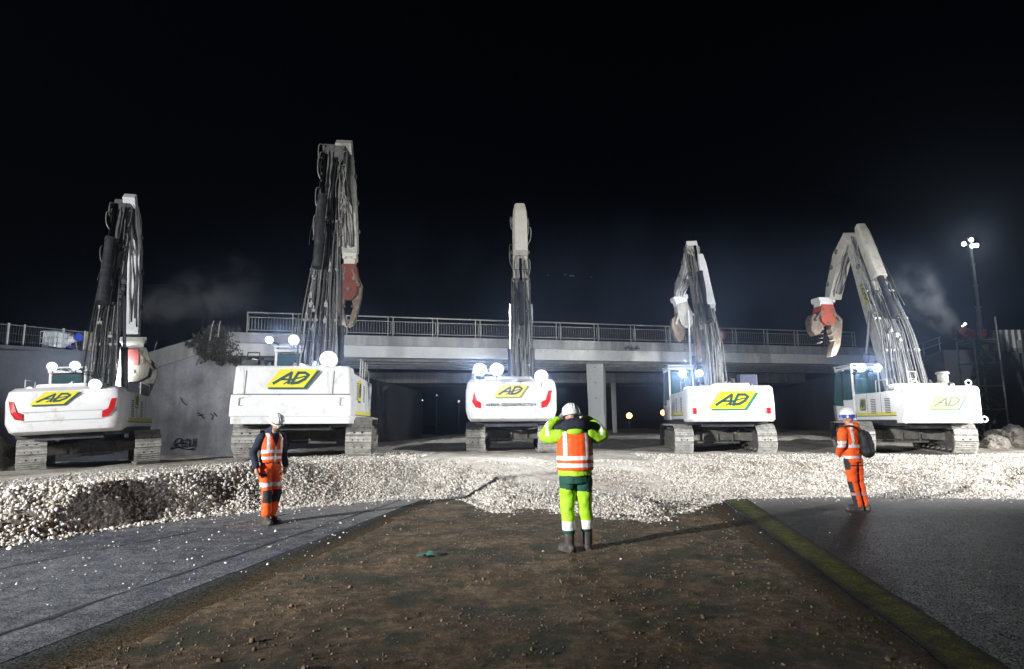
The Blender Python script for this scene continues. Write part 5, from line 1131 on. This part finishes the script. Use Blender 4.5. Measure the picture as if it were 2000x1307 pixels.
#@@PART4
# ------------------------------------------------------------------ people
def ell(mb, c, r, R=None, n=14, m=9):
    c = Vector(c); rings = []
    for j in range(1, m):
        a = math.pi*j/m; rings.append([c+((R or Matrix.Identity(3)) @ Vector((r[0]*math.sin(a)*math.cos(t), r[1]*math.sin(a)*math.sin(t), -r[2]*math.cos(a)))) for t in np.linspace(0, 2*math.pi, n+1)[:-1]])
    mb.loft(rings)
def limbt(mb, P, R, n=14):
    """tapered tube through joints with ball joints"""
    P = [Vector(p) for p in P]
    for (a, b_), (ra, rb) in zip(zip(P[:-1], P[1:]), zip(R[:-1], R[1:])): mb.tube([a, a.lerp(b_, .5), b_], [ra, (ra+rb)/2, rb], n)
    for p, r in zip(P, R): ell(mb, p, (r, r, r), n=12, m=8)
def oval(mb, S_, n=20):
    """stacked ellipses (x, y, z, rx, ry) as a closed body"""
    mb.loft([[Vector((x+rx*math.cos(a), y+ry*math.sin(a), z)) for a in np.linspace(0, 2*math.pi, n+1)[:-1]] for x, y, z, rx, ry in S_])
def fuse(mb, name, mats, parent, voxel=.014, fn=None, smooth=4, wr=.0, ws=9):
    me = bpy.data.meshes.new(name); me.from_pydata([tuple(v) for v in mb.v], [], mb.f); fixn(me)
    t = bpy.data.objects.new('tmp', me); COL.objects.link(t)
    r = t.modifiers.new('r', 'REMESH'); r.mode = 'VOXEL'; r.voxel_size = voxel; s_ = t.modifiers.new('s', 'SMOOTH'); s_.factor = .5; s_.iterations = smooth
    dg = bpy.context.evaluated_depsgraph_get(); m2 = bpy.data.meshes.new_from_object(t.evaluated_get(dg)); bpy.data.objects.remove(t); bpy.data.meshes.remove(me)
    m2.name = name; m2.materials.clear()
    for m in (mats if isinstance(mats, list) else [mats]): m2.materials.append(m)
    if wr:
        for v in m2.vertices:
            c = v.co; d = noise.noise(Vector((c.x*ws, c.y*ws, c.z*ws*1.6)))+.5*noise.noise(Vector((c.x*ws*2.3+9, c.y*ws*2.3, c.z*ws*3.2))); v.co = c+v.normal*d*wr
    if fn:
        for p in m2.polygons: p.material_index = fn(p.center, p.normal)
    m2.polygons.foreach_set('use_smooth', [True]*len(m2.polygons)); m2.update()
    o = bpy.data.objects.new(name, m2); COL.objects.link(o); o.parent = parent; return o
SKIN = mat('skin', (.42, .23, .16), .5, var=.08, vs=10); NAVY = mat('navy_fleece', (.012, .017, .035), .9, var=.3, vs=8)
ORANGE = mat('hi_vis_orange', (.95, .105, .008), .7, var=.12, vs=7, bump=.25, bs=12); LIME = mat('hi_vis_lime', (.36, .68, .02), .7, var=.12, vs=7, bump=.25, bs=12)
REFL = mat('reflective_tape', (.72, .74, .78), .35, .15, var=.12, vs=25); REFLB = mat('bright_reflective_tape', (.9, .9, .92), .4, emit=.0); DKGREEN = mat('dark_green_cloth', (.008, .07, .045), .8, var=.2)
HELW = mat('white_helmet', (.78, .8, .82), .25, var=.03); HELB = mat('blue_helmet_band', (.05, .06, .35), .3); HAIR = mat('grey_beard', (.14, .12, .11), .9, var=.3, vs=40)
BOOT = mat('muddy_boot', (.05, .045, .04), .7, var=.4, vs=9, dirt=(.14, .12, .09), dirt_amt=.3, ds=10); BPACK = mat('black_backpack', (.01, .011, .013), .7, var=.3, vs=10, bump=.3, bs=15)
DKCL = mat('dark_pad', (.02, .022, .03), .8, var=.2)
def hand(mb, W_, D, palmN, s=1, curl=.5):
    """hand rooted at wrist W_, pointing along D; palm normal palmN"""
    W_ = Vector(W_); D = Vector(D).normalized(); N_ = Vector(palmN); N_ = (N_-D*N_.dot(D)).normalized(); X = D.cross(N_)*s
    c = W_+D*.05; mb.tube([W_, W_+D*.04, W_+D*.09], [.026, .036, .034], 10)
    for i, (l, r) in enumerate(((.072, .0095), (.08, .01), (.075, .0095), (.06, .0085))):
        b_ = W_+D*.088+X*(-.027+.018*i); k1 = b_+D*l*.45+N_*l*.12*curl; k2 = k1+D*l*.3*(1-.4*curl)+N_*l*.3*curl; k3 = k2+D*l*.2*(1-curl)+N_*l*.25*curl
        mb.tube([b_-D*.02, b_, k1, k2, k3], [r, r*1.1, r, r*.92, r*.7], 8)
    t0 = W_+D*.03-X*.028; mb.tube([t0, t0+D*.03-X*.022, t0+D*.058-X*.026+N_*.012], [.014, .012, .009], 8)
def head(parent, C, face, down=0., helm=HELW, visible=True, hb=None, beard=False):
    """head with a face; C centre of the head, face = heading angle (radians, 0=+Y)"""
    Rm = (Matrix.Rotation(face, 4, 'Z') @ Matrix.Rotation(-down, 4, 'X')); T = Matrix.Translation(C) @ Rm; return T
def make_person(name, P, mats):
    """P: dict of joints in local coords (z up, ground 0)"""
    E_ = empty('person', P['loc'], (0, 0, D2R(P['yaw'])), label=P['label'], cat='person', group=None)
    T = Matrix.Translation(P['head']) @ Matrix.Rotation(D2R(P.get('hyaw', 0)), 4, 'Z') @ Matrix.Rotation(-D2R(P.get('hdown', 0)), 4, 'X')
    # body: one continuous surface
    mb = MB(); hip = Vector(P['hip']); ch = Vector(P['chest']); nk = Vector(P['neck'])
    oval(mb, [(hip.x, hip.y, hip.z-.1, .14, .1), (hip.x, hip.y, hip.z, .155, .11), (lerp(hip.x, ch.x, .5), lerp(hip.y, ch.y, .5), lerp(hip.z, ch.z, .5), .135, .1), (ch.x, ch.y, ch.z, .165, .11), (ch.x, ch.y, ch.z+.12, .15, .09), (nk.x, nk.y, nk.z, .06, .06)])
    limbt(mb, [nk-Vector((0, 0, .03)), Vector(P['head'])-Vector((0, 0, .07))], [.058, .055])
    for s in ('L', 'R'):
        a = P['arm'+s]; limbt(mb, a, [.052, .04, .027]); l = P['leg'+s]; limbt(mb, l, [.085, .058, .04])
        d = Vector(a[2])-Vector(a[1]); hand(mb, a[2], P.get('hand'+s, d), P.get('palm'+s, (0, 1, 0)), -1 if s == 'L' else 1, P.get('curl', .5))
        f = Vector(P['foot'+s]); an = Vector(l[2]); limbt(mb, [an-Vector((0, 0, .02)), an+f*.17-Vector((0, 0, .05))], [.04, .03])
    h = MB(); 
    def tp(v): return T @ Vector(v)
    R3 = T.to_3x3()
    ell(mb, tp((0, -.005, .02)), (.076, .096, .105), R3); ell(mb, tp((0, .035, -.055)), (.052, .055, .055), R3)
    mb.tube([tp((0, .09, .01)), tp((0, .112, -.022)), tp((0, .09, -.03))], [.008, .015, .012], 8)      # nose
    ell(mb, tp((0, .088, -.058)), (.024, .01, .006), R3)                                             # lips
    for s in (-1, 1): ell(mb, tp((s*.077, -.005, -.005)), (.009, .02, .03), R3); ell(mb, tp((s*.032, .075, .028)), (.022, .014, .008), R3)
    B = fuse(mb, 'body', SKIN, E_, .0085, smooth=2)
    for s in (-1, 1):
        m_ = MB(); ell(m_, tp((s*.031, .085, .012)), (.011, .009, .007), R3); m_.build('eye', mat('eye_dark', (.03, .02, .02), .2) if 'eye_dark' not in bpy.data.materials else bpy.data.materials['eye_dark'], B, smooth=True)
    if P.get('beard'):
        m_ = MB(); ell(m_, tp((0, .05, -.078)), (.058, .052, .045), R3); m_.build('beard', HAIR, B, smooth=True)
    # helmet
    m_ = MB(); rings = []
    for j in range(11):
        a = -.38+(math.pi/2+.38)*j/10; k_ = max(0, -a)*.06; rings.append([tp((.118*math.cos(a)*math.cos(t), -.008+(.142)*math.cos(a)*math.sin(t)-(k_ if math.sin(t) > 0 else 0)*2, .058+.125*math.sin(a)*(1 if a > 0 else (1.0 if math.sin(t) < .2 else .3)))) for t in np.linspace(0, 2*math.pi, 29)[:-1]])
    m_.loft(rings); H = m_.build('helmet', P.get('helm', HELW), E_, smooth='angle')
    m_ = MB(); br = []
    for k, z in (((.99, -.0), (1.03, .0), (1.03, .05), (1.0, .06)) if P.get('brim') else ((.99, .02), (1.03, .02), (1.03, .034), (1.0, .038))):
        br.append([tp((.118*k*math.cos(t), -.008+(.142*k+(.022 if math.sin(t) > .3 else 0)*(k > 1)*math.sin(t))*math.sin(t), z)) for t in np.linspace(0, 2*math.pi, 29)[:-1]])
    m_.loft(br, cap=False); m_.build('helmet_brim', P.get('brim', P.get('helm', HELW)), H, smooth='angle')
    m_ = MB()
    for x in (-.03, .0, .03): m_.tube([tp((x, -.008+.143*math.cos(a)*(1 if x == 0 else .97), .053+.127*math.sin(a)*(1 if x == 0 else .985))) for a in np.linspace(.25, math.pi-.25, 14)], .006, 6)
    m_.build('helmet_ridge', P.get('helm', HELW), H, smooth=True)
    if P.get('lamp'):
        m_ = MB(); m_.tube([tp((-.03, .12, .035)), tp((-.03, .165, .03))], .019, 12); m_.build('head_lamp', BLACK, H, smooth='angle')
    return E_, tp, T
# ---- left worker: orange vest over navy fleece, looking down, walking towards the camera
p = onz(523, 1022, .004)
E_, tp, T = make_person('person', dict(loc=p, yaw=-128, label='bearded worker in white helmet and orange vest over navy fleece, hand at his pocket', head=(.0, .13, 1.625), hyaw=-8, hdown=28, hip=(0, 0, .98), chest=(0, .01, 1.27), neck=(.0, .045, 1.49),
    armL=[(-.19, .0, 1.42), (-.27, -.06, 1.14), (-.25, .03, .90)], armR=[(.19, .0, 1.42), (.29, -.08, 1.15), (.27, .04, .90)], handL=(.05, .2, -1), handR=(-.1, .25, -1), palmL=(1, 0, 0), palmR=(-1, 0, 0),
    legL=[(-.09, .0, .93), (-.10, .07, .50), (-.07, -.0, .10)], legR=[(.09, .0, .93), (.10, .10, .50), (.08, .09, .10)], footL=(-.15, 1, 0), footR=(.2, 1, 0), beard=True, lamp=True), None)
mb = MB(); oval(mb, [(0, 0, .93, .17, .12), (0, 0, 1.05, .165, .12), (0, .01, 1.2, .175, .125), (0, .01, 1.36, .195, .125), (0, .01, 1.44, .16, .1), (0, .03, 1.5, .085, .08)])
for s in (-1, 1): limbt(mb, [(s*.175, 0, 1.40), (s*.28, -.07, 1.145), (s*.262, .03, .93)], [.08, .064, .052])
limbt(mb, [(0, .03, 1.47), (0, .06, 1.54)], [.085, .075]); ell(mb, (0, -.05, 1.49), (.1, .07, .07))
fuse(mb, 'jacket', NAVY, E_, .014, wr=.009)
mb = MB(); oval(mb, [(0, .0, .985, .188, .142), (0, .0, 1.1, .186, .142), (0, .01, 1.25, .196, .145), (0, .01, 1.38, .2, .14), (0, .01, 1.46, .15, .112), (0, .02, 1.475, .11, .09)])
def f1(c, n):
    if abs(c.x) < .015+.0 and c.y > 0 and c.z < 1.25: return 1
    if c.z > 1.25 and c.y > 0 and abs(c.x) < (c.z-1.25)*.42: return 2
    if 1.035 < c.z < 1.085 or 1.14 < c.z < 1.19: return 1
    if .095 < abs(c.x) < .14 and c.z > 1.19 and abs(n.x) < .9: return 1
    return 0
fuse(mb, 'vest', [ORANGE, REFL, NAVY], E_, .011, fn=f1, wr=.006)
mb = MB(); oval(mb, [(0, 0, .86, .165, .125), (0, 0, .95, .165, .125), (0, 0, 1.02, .155, .115)])
for s, kn, an in ((-1, (-.10, .07, .50), (-.07, 0, .17)), (1, (.10, .10, .50), (.08, .085, .17))): limbt(mb, [(s*.088, 0, .88), (s*.095, .035, .68), kn, an], [.108, .096, .082, .078])
def f2(c, n):
    if .60 < c.z < .665: return 1
    if .34 < c.z < .55 and n.y > .1: return 2
    if .77 < c.z < .815 and abs(c.x) > .11 and n.y > -.3: return 2
    return 0
fuse(mb, 'trousers', [ORANGE, REFL, DKCL], E_, .012, fn=f2, wr=.011, ws=7)
def boots(E_, feet, top=.2, r=.056):
    for an, f in feet:
        an = Vector(an); f = Vector(f).normalized(); mb = MB(); a0 = Vector((an.x, an.y, 0))
        limbt(mb, [a0+Vector((0, 0, top)), a0+Vector((0, 0, .09))], [r, r*.96]); limbt(mb, [a0+Vector((0, 0, .055))-f*.045, a0+f*.07+Vector((0, 0, .055)), a0+f*.17+Vector((0, 0, .042))], [.047, .052, .042])
        mb.box(a0+f*.06+Vector((0, 0, .012)), (.1, .27, .024), Matrix.Rotation(math.atan2(-f.x, f.y), 3, 'Z')); fuse(mb, 'boot', BOOT, E_, .011, smooth=3)
boots(E_, (((-.07, 0, 0), (-.15, 1, 0)), ((.08, .09, 0), (.2, 1, 0))))
# ---- centre worker seen from behind, both arms raised to the head
p = onz(1128, 1078, .0)
E_, tp, T = make_person('person', dict(loc=p, yaw=2, label='worker seen from behind in lime clothes and orange vest, both elbows raised', head=(-.03, .05, 1.655), hyaw=0, hdown=12, hip=(.0, 0, 1.0), chest=(0, .0, 1.3), neck=(-.01, .02, 1.5),
    armL=[(-.2, 0, 1.44), (-.36, .06, 1.40), (-.14, .19, 1.66)], armR=[(.2, 0, 1.44), (.36, .06, 1.41), (.11, .19, 1.67)], handL=(.6, .5, .4), handR=(-.6, .5, .4), palmL=(0, -1, 0), palmR=(0, -1, 0), curl=.7,
    legL=[(-.1, .0, .93), (-.11, .03, .50), (-.10, -.03, .10)], legR=[(.1, .0, .93), (.12, .05, .50), (.14, .07, .10)], footL=(-.45, 1, 0), footR=(.15, 1, 0)), None)
mb = MB(); oval(mb, [(0, 0, .93, .222, .175), (0, 0, .99, .215, .165), (0, 0, 1.05, .20, .15), (0, 0, 1.2, .2, .15), (0, 0, 1.38, .205, .14), (0, 0, 1.47, .17, .11), (0, .01, 1.52, .09, .09)])
for s in (-1, 1): limbt(mb, [(s*.185, 0, 1.43), (s*.29, .03, 1.40), (s*.37, .06, 1.425), (s*.30, .12, 1.54), (s*.20, .17, 1.62)], [.088, .085, .08, .068, .058])
def f3(c, n):
    if c.z > .0 and abs(c.x) > .22:
        d = (abs(c.x)*.8+c.z*.6)
        if .325 < abs(c.x) < .37 and c.z > 1.42: return 1
    return 0
fuse(mb, 'jacket', [LIME, REFLB], E_, .012, fn=f3, wr=.01, ws=8)
mb = MB(); oval(mb, [(0, 0, .995, .232, .18), (0, 0, 1.12, .232, .178), (0, 0, 1.26, .23, .17), (0, 0, 1.40, .228, .16), (0, 0, 1.46, .195, .13), (0, 0, 1.475, .17, .11)])
def f4(c, n):
    if 1.035 < c.z < 1.085 or 1.125 < c.z < 1.175: return 1
    if .115 < abs(c.x) < .16 and c.z > 1.17 and abs(n.x) < .93: return 1
    if c.x > .2: return 2
    return 0
fuse(mb, 'vest', [ORANGE, REFLB, DKGREEN], E_, .010, fn=f4, wr=.006)
mb = MB(); ell(mb, (0, -.03, 1.55), (.19, .12, .10)); ell(mb, (-.16, .03, 1.52), (.1, .09, .06)); ell(mb, (.16, .03, 1.52), (.1, .09, .06)); fuse(mb, 'collar', NAVY, E_, .014, wr=.006)
mb = MB(); ell(mb, (0, -.1, 1.475), (.11, .05, .05)); mb.build('hood', LIME, E_, smooth=True)
mb = MB(); oval(mb, [(0, 0, .84, .20, .155), (0, 0, .93, .195, .15), (0, 0, .97, .17, .13)])
for s, kn, an in ((-1, (-.11, .03, .52), (-.10, -.02, .28)), (1, (.12, .05, .52), (.13, .06, .30))): limbt(mb, [(s*.095, 0, .88), (s*.10, .015, .70), kn, an], [.118, .104, .09, .084])
def f5(c, n):
    z = .74+.05*abs(c.x)*4*(1 if c.x < 0 else -.3)
    if c.z > z: return 1
    if (.27 < c.z < .375): return 2
    if c.z <= .27: return 1
    return 0
fuse(mb, 'trousers', [LIME, DKGREEN, REFLB], E_, .012, fn=f5, wr=.013, ws=6.5)
boots(E_, (((-.10, -.03, 0), (-.6, 1, 0)), ((.14, .07, 0), (.15, 1, 0))), top=.27, r=.064)
mb = MB(); mb.tube([tp((-.105, -.02, .04)), tp((-.135, -.02, -.01))], [.03, .035], 10); mb.tube([tp((.105, -.02, .04)), tp((.135, -.02, -.01))], [.03, .035], 10); mb.build('ear_defender', PIPE, E_, smooth='angle')
mb = MB(); mb.box((-.02, .26, 1.64), (.14, .1, .1)); mb.tube([(-.02, .31, 1.64), (-.02, .38, 1.64)], .035, 14); o = mb.build('camera', BLACK, bevel=.01); o.matrix_world = Matrix.Translation(p) @ Matrix.Rotation(D2R(2), 4, 'Z')
tag(o, 'black camera held up before the face of the lime clad worker', 'camera')
# ---- right worker: orange suit, backpack, hands in front pocket
p = onz(1677, 997, .004)
E_, tp, T = make_person('person', dict(loc=p, yaw=22, label='worker in full orange suit and blue banded helmet seen from behind', head=(-.02, .03, 1.60), hyaw=0, hdown=0, hip=(-.03, 0, .96), chest=(-.04, .0, 1.25), neck=(-.03, .01, 1.46),
    armL=[(-.22, 0, 1.38), (-.29, -.03, 1.12), (-.17, .16, .97)], armR=[(.15, 0, 1.38), (.23, .02, 1.12), (.12, .17, .98)], handL=(.8, .5, -.2), handR=(-.8, .5, -.2), palmL=(0, -1, 0), palmR=(0, -1, 0),
    legL=[(-.11, .0, .90), (-.06, .03, .49), (.0, .0, .10)], legR=[(.07, .0, .90), (.11, .03, .49), (.15, -.02, .10)], footL=(-.9, .5, 0), footR=(-.6, .9, 0), helm=HELW, brim=HELB), None)
mb = MB(); oval(mb, [(-.03, 0, .88, .165, .13), (-.03, 0, 1.0, .168, .135), (-.035, 0, 1.15, .175, .135), (-.04, 0, 1.32, .195, .13), (-.035, 0, 1.41, .16, .11), (-.03, .01, 1.48, .09, .085)])
for s, sx, ex, wx in ((-1, -.215, -.29, -.19), (1, .145, .22, .12)): limbt(mb, [(sx, 0, 1.36), (ex, -.02, 1.13), (wx, .13, .99)], [.086, .072, .06])
ell(mb, (-.02, -.08, 1.46), (.13, .08, .07))
def f6(c, n):
    if .895 < c.z < .94: return 1
    if 1.09 < c.z < 1.135: return 1
    if .07 < abs(c.x+.035) < .11 and c.z > 1.1 and c.y < .0 and abs(n.x) < .8: return 1
    if c.x < -.2 and 1.15 < c.z < 1.2: return 1
    return 0
fuse(mb, 'jacket', [ORANGE, REFL], E_, .012, fn=f6, wr=.01)
mb = MB(); oval(mb, [(-.03, 0, .83, .16, .125), (-.03, 0, .90, .16, .13), (-.03, 0, .93, .155, .125)])
for pts_ in ([(-.105, 0, .85), (-.085, .015, .68), (-.055, .03, .49), (.005, .0, .1)], [(.06, 0, .85), (.085, .015, .68), (.11, .03, .49), (.15, -.01, .1)]): limbt(mb, pts_, [.105, .092, .08, .072])
def f7(c, n):
    if .26 < c.z < .31 : return 2
    if .765 < c.z < .79 and n.y < -.2 and abs(c.x+.03) > .02: return 1
    if c.z > .905: return 1
    if n.x < -.75 and c.z < .9 and not .5 < c.z < .7: return 1
    return 0
fuse(mb, 'trousers', [ORANGE, DKCL, mat('dull_tape', (.45, .2, .17), .6)], E_, .012, fn=f7, wr=.011, ws=7)
boots(E_, (((.0, 0, 0), (-.9, .5, 0)), ((.15, -.02, 0), (-.6, .9, 0))), top=.1)
mb = MB(); ell(mb, (.09, -.2, 1.15), (.12, .10, .23)); ell(mb, (.11, -.2, 1.02), (.13, .10, .12)); ell(mb, (.05, -.18, 1.30), (.08, .07, .1)); mb.box((.1, -.27, 1.08), (.14, .06, .16))
o = fuse(mb, 'backpack', BPACK, None, .014, wr=.006); o.matrix_world = Matrix.Translation(p) @ Matrix.Rotation(D2R(22), 4, 'Z')
mb = MB(); mb.tube(spline([(.0, -.16, 1.38), (-.12, -.12, 1.455), (-.2, .02, 1.44), (-.2, .13, 1.36)], 5), .02, 6); mb.build('shoulder_strap', BPACK, o, smooth=True)
tag(o, 'slack black backpack on the back of the orange suited worker', 'backpack')
# ------------------------------------------------------------------ floodlight towers that stand out of frame
def tower(loc, aim, watts, angle, blend, h, label, size=.35, col=(1, 1, 1), second=None):
    T = empty('light_tower', Vector((*loc, 0)), label=label, cat='light tower')
    mb = MB(); mb.tube([(0, 0, .3), (0, 0, h)], .07, 8); mb.build('mast', GALV, T); mb = MB(); mb.box((0, 0, .5), (1.6, 1.0, .8)); mb.build('generator_box', YELLOW_P, T, bevel=.05)
    d = (Vector(aim)-Vector((*loc, h))).normalized(); R = d.to_track_quat('-Z', 'Y').to_matrix()
    mb = MB(); mb.box((0, 0, h), (1.3, .5, .1), R); mb.build('lamp_head', DARK, T)
    p = Vector((*loc, h))+d*.25; spot('flood_beam', p, aim, watts, angle, blend, size, col)
    if second: spot('flood_beam', p+Vector((0, 0, -.3)), second[0], second[1], second[2], second[3], .15, col)
tower((-23, -9), (1, 27, 4.5), 44000, 60, .5, 6.8, 'mobile light tower standing behind the photographer on the left', second=((3, 13, 0), 36000, 38, 1.0))
tower((24, 7), (12.5, 18.5, .8), 42000, 66, .6, 4.6, 'mobile light tower standing beyond the right edge', second=((6, 13, .3), 5000, 40, .9))
#@@HAZE
def plume(name, A, B, r0_, r1_, dens, label, bend=0., sc=1.2, col=(.8, .82, .86)):
    A = Vector(A); B = Vector(B); L_ = (B-A).length; R = (B-A).to_track_quat('X', 'Z').to_matrix().to_4x4(); mb = MB(); rings = []
    for i in range(15):
        t = i/14; r = lerp(r0_, r1_, t**.8)*(1 if 0 < i < 14 else .3); rings.append([Vector((t*L_, math.cos(a)*r, math.sin(a)*r+bend*t*t)) for a in np.linspace(0, 2*math.pi, 17)[:-1]])
    mb.loft(rings); m = bpy.data.materials.new(name+'_volume'); m.use_nodes = True; N = m.node_tree.nodes; L = m.node_tree.links
    N.remove(N['Principled BSDF']); pv = N.new('ShaderNodeVolumePrincipled'); L.new(pv.outputs[0], N['Material Output'].inputs['Volume']); pv.inputs['Color'].default_value = (*col, 1); pv.inputs['Anisotropy'].default_value = .1
    tc = N.new('ShaderNodeTexCoord'); n = N.new('ShaderNodeTexNoise'); n.inputs['Scale'].default_value = sc; n.inputs['Detail'].default_value = 4; n.inputs['Distortion'].default_value = .6; L.new(tc.outputs['Object'], n.inputs['Vector'])
    mr = N.new('ShaderNodeMapRange'); mr.inputs[1].default_value = .42; mr.inputs[2].default_value = .75; L.new(n.outputs[0], mr.inputs[0])
    sx = N.new('ShaderNodeSeparateXYZ'); L.new(tc.outputs['Object'], sx.inputs[0])
    f = N.new('ShaderNodeMapRange'); f.inputs[1].default_value = 0; f.inputs[2].default_value = L_; f.inputs[3].default_value = dens; f.inputs[4].default_value = 0; f.interpolation_type = 'SMOOTHSTEP'; L.new(sx.outputs[0], f.inputs[0])
    # radial fall-off inside the cone
    def math_(op, a, b_=None):
        x = N.new('ShaderNodeMath'); x.operation = op
        for i_, v in enumerate((a, b_)):
            if v is None: continue
            if isinstance(v, (int, float)): x.inputs[i_].default_value = v
            else: L.new(v, x.inputs[i_])
        return x.outputs[0]
    tt = math_('DIVIDE', sx.outputs[0], L_); bz_ = math_('MULTIPLY', math_('MULTIPLY', tt, tt), bend); zz = math_('SUBTRACT', sx.outputs[2], bz_)
    rr = math_('SQRT', math_('ADD', math_('MULTIPLY', sx.outputs[1], sx.outputs[1]), math_('MULTIPLY', zz, zz)))
    rmax = math_('MULTIPLY_ADD', tt, r1_-r0_); N_ = rmax.node; N_.inputs[2].default_value = r0_
    q = math_('DIVIDE', rr, rmax); fo = N.new('ShaderNodeMapRange'); fo.inputs[1].default_value = .15; fo.inputs[2].default_value = .95; fo.inputs[3].default_value = 1; fo.inputs[4].default_value = 0; fo.interpolation_type = 'SMOOTHSTEP'; L.new(q, fo.inputs[0])
    L.new(math_('MULTIPLY', math_('MULTIPLY', mr.outputs[0], f.outputs[0]), fo.outputs[0]), pv.inputs['Density'])
    o = mb.build(name, m, loc=A); o.rotation_euler = R.to_euler(); tag(o, label, 'water mist', kind='stuff'); return o
plume('mist_plume', at(1884, 668, 34.5), at(1735, 520, 37), .35, 2.8, 2.2, 'pale plume of water mist drifting up left from the right mist cannon')
plume('mist_plume', at(128, 656, 27.5), at(520, 545, 36), .25, 3.2, 1.3, 'faint grey plume of water mist drifting from the left mist cannon', sc=.7)
mb = MB(); ell(mb, (0, 0, 0), (22, 8, 5), n=28, m=14); m = bpy.data.materials.new('drifting_mist'); m.use_nodes = True; N = m.node_tree.nodes; L = m.node_tree.links; N.remove(N['Principled BSDF'])
pv = N.new('ShaderNodeVolumePrincipled'); L.new(pv.outputs[0], N['Material Output'].inputs['Volume']); pv.inputs['Color'].default_value = (.45, .62, 1, 1); pv.inputs['Anisotropy'].default_value = .75
tc = N.new('ShaderNodeTexCoord'); n = noise_node(N, L, tc, .22, 4, .6); le = N.new('ShaderNodeVectorMath'); le.operation = 'MULTIPLY'; L.new(tc.outputs['Object'], le.inputs[0]); le.inputs[1].default_value = (1/22, 1/8, 1/5)
l2 = N.new('ShaderNodeVectorMath'); l2.operation = 'LENGTH'; L.new(le.outputs[0], l2.inputs[0]); f = N.new('ShaderNodeMapRange'); f.inputs[1].default_value = .3; f.inputs[2].default_value = 1; f.inputs[3].default_value = .07; f.inputs[4].default_value = 0; f.interpolation_type = 'SMOOTHSTEP'; L.new(l2.outputs['Value'], f.inputs[0])
g_ = N.new('ShaderNodeMapRange'); g_.inputs[1].default_value = .38; g_.inputs[2].default_value = .68; L.new(n.outputs[0], g_.inputs[0]); mu = N.new('ShaderNodeMath'); mu.operation = 'MULTIPLY'; L.new(f.outputs[0], mu.inputs[0]); L.new(g_.outputs[0], mu.inputs[1]); L.new(mu.outputs[0], pv.inputs['Density'])
o = mb.build('lamp_glow_mist', m, loc=(0, 22, 4.6)); tag(o, 'thin bluish mist of the left excavators, spread along the row for lamp glow', 'mist', kind='stuff')  # mist of the left machines, spread wider to give the lamps a glow
HZ = True
if HZ:
    mb = MB(); mb.box((0, 42, 8.5), (110, 106, 19.5)); m = bpy.data.materials.new('haze_air'); m.use_nodes = True; N = m.node_tree.nodes; N.remove(N['Principled BSDF'])
    pv = N.new('ShaderNodeVolumePrincipled'); m.node_tree.links.new(pv.outputs[0], N['Material Output'].inputs['Volume']); pv.inputs['Color'].default_value = (.6, .75, 1, 1); pv.inputs['Density'].default_value = .0006; pv.inputs['Anisotropy'].default_value = .8
    o = mb.build('haze', m); tag(o, 'thin night haze over the whole work site', 'haze', kind='stuff')
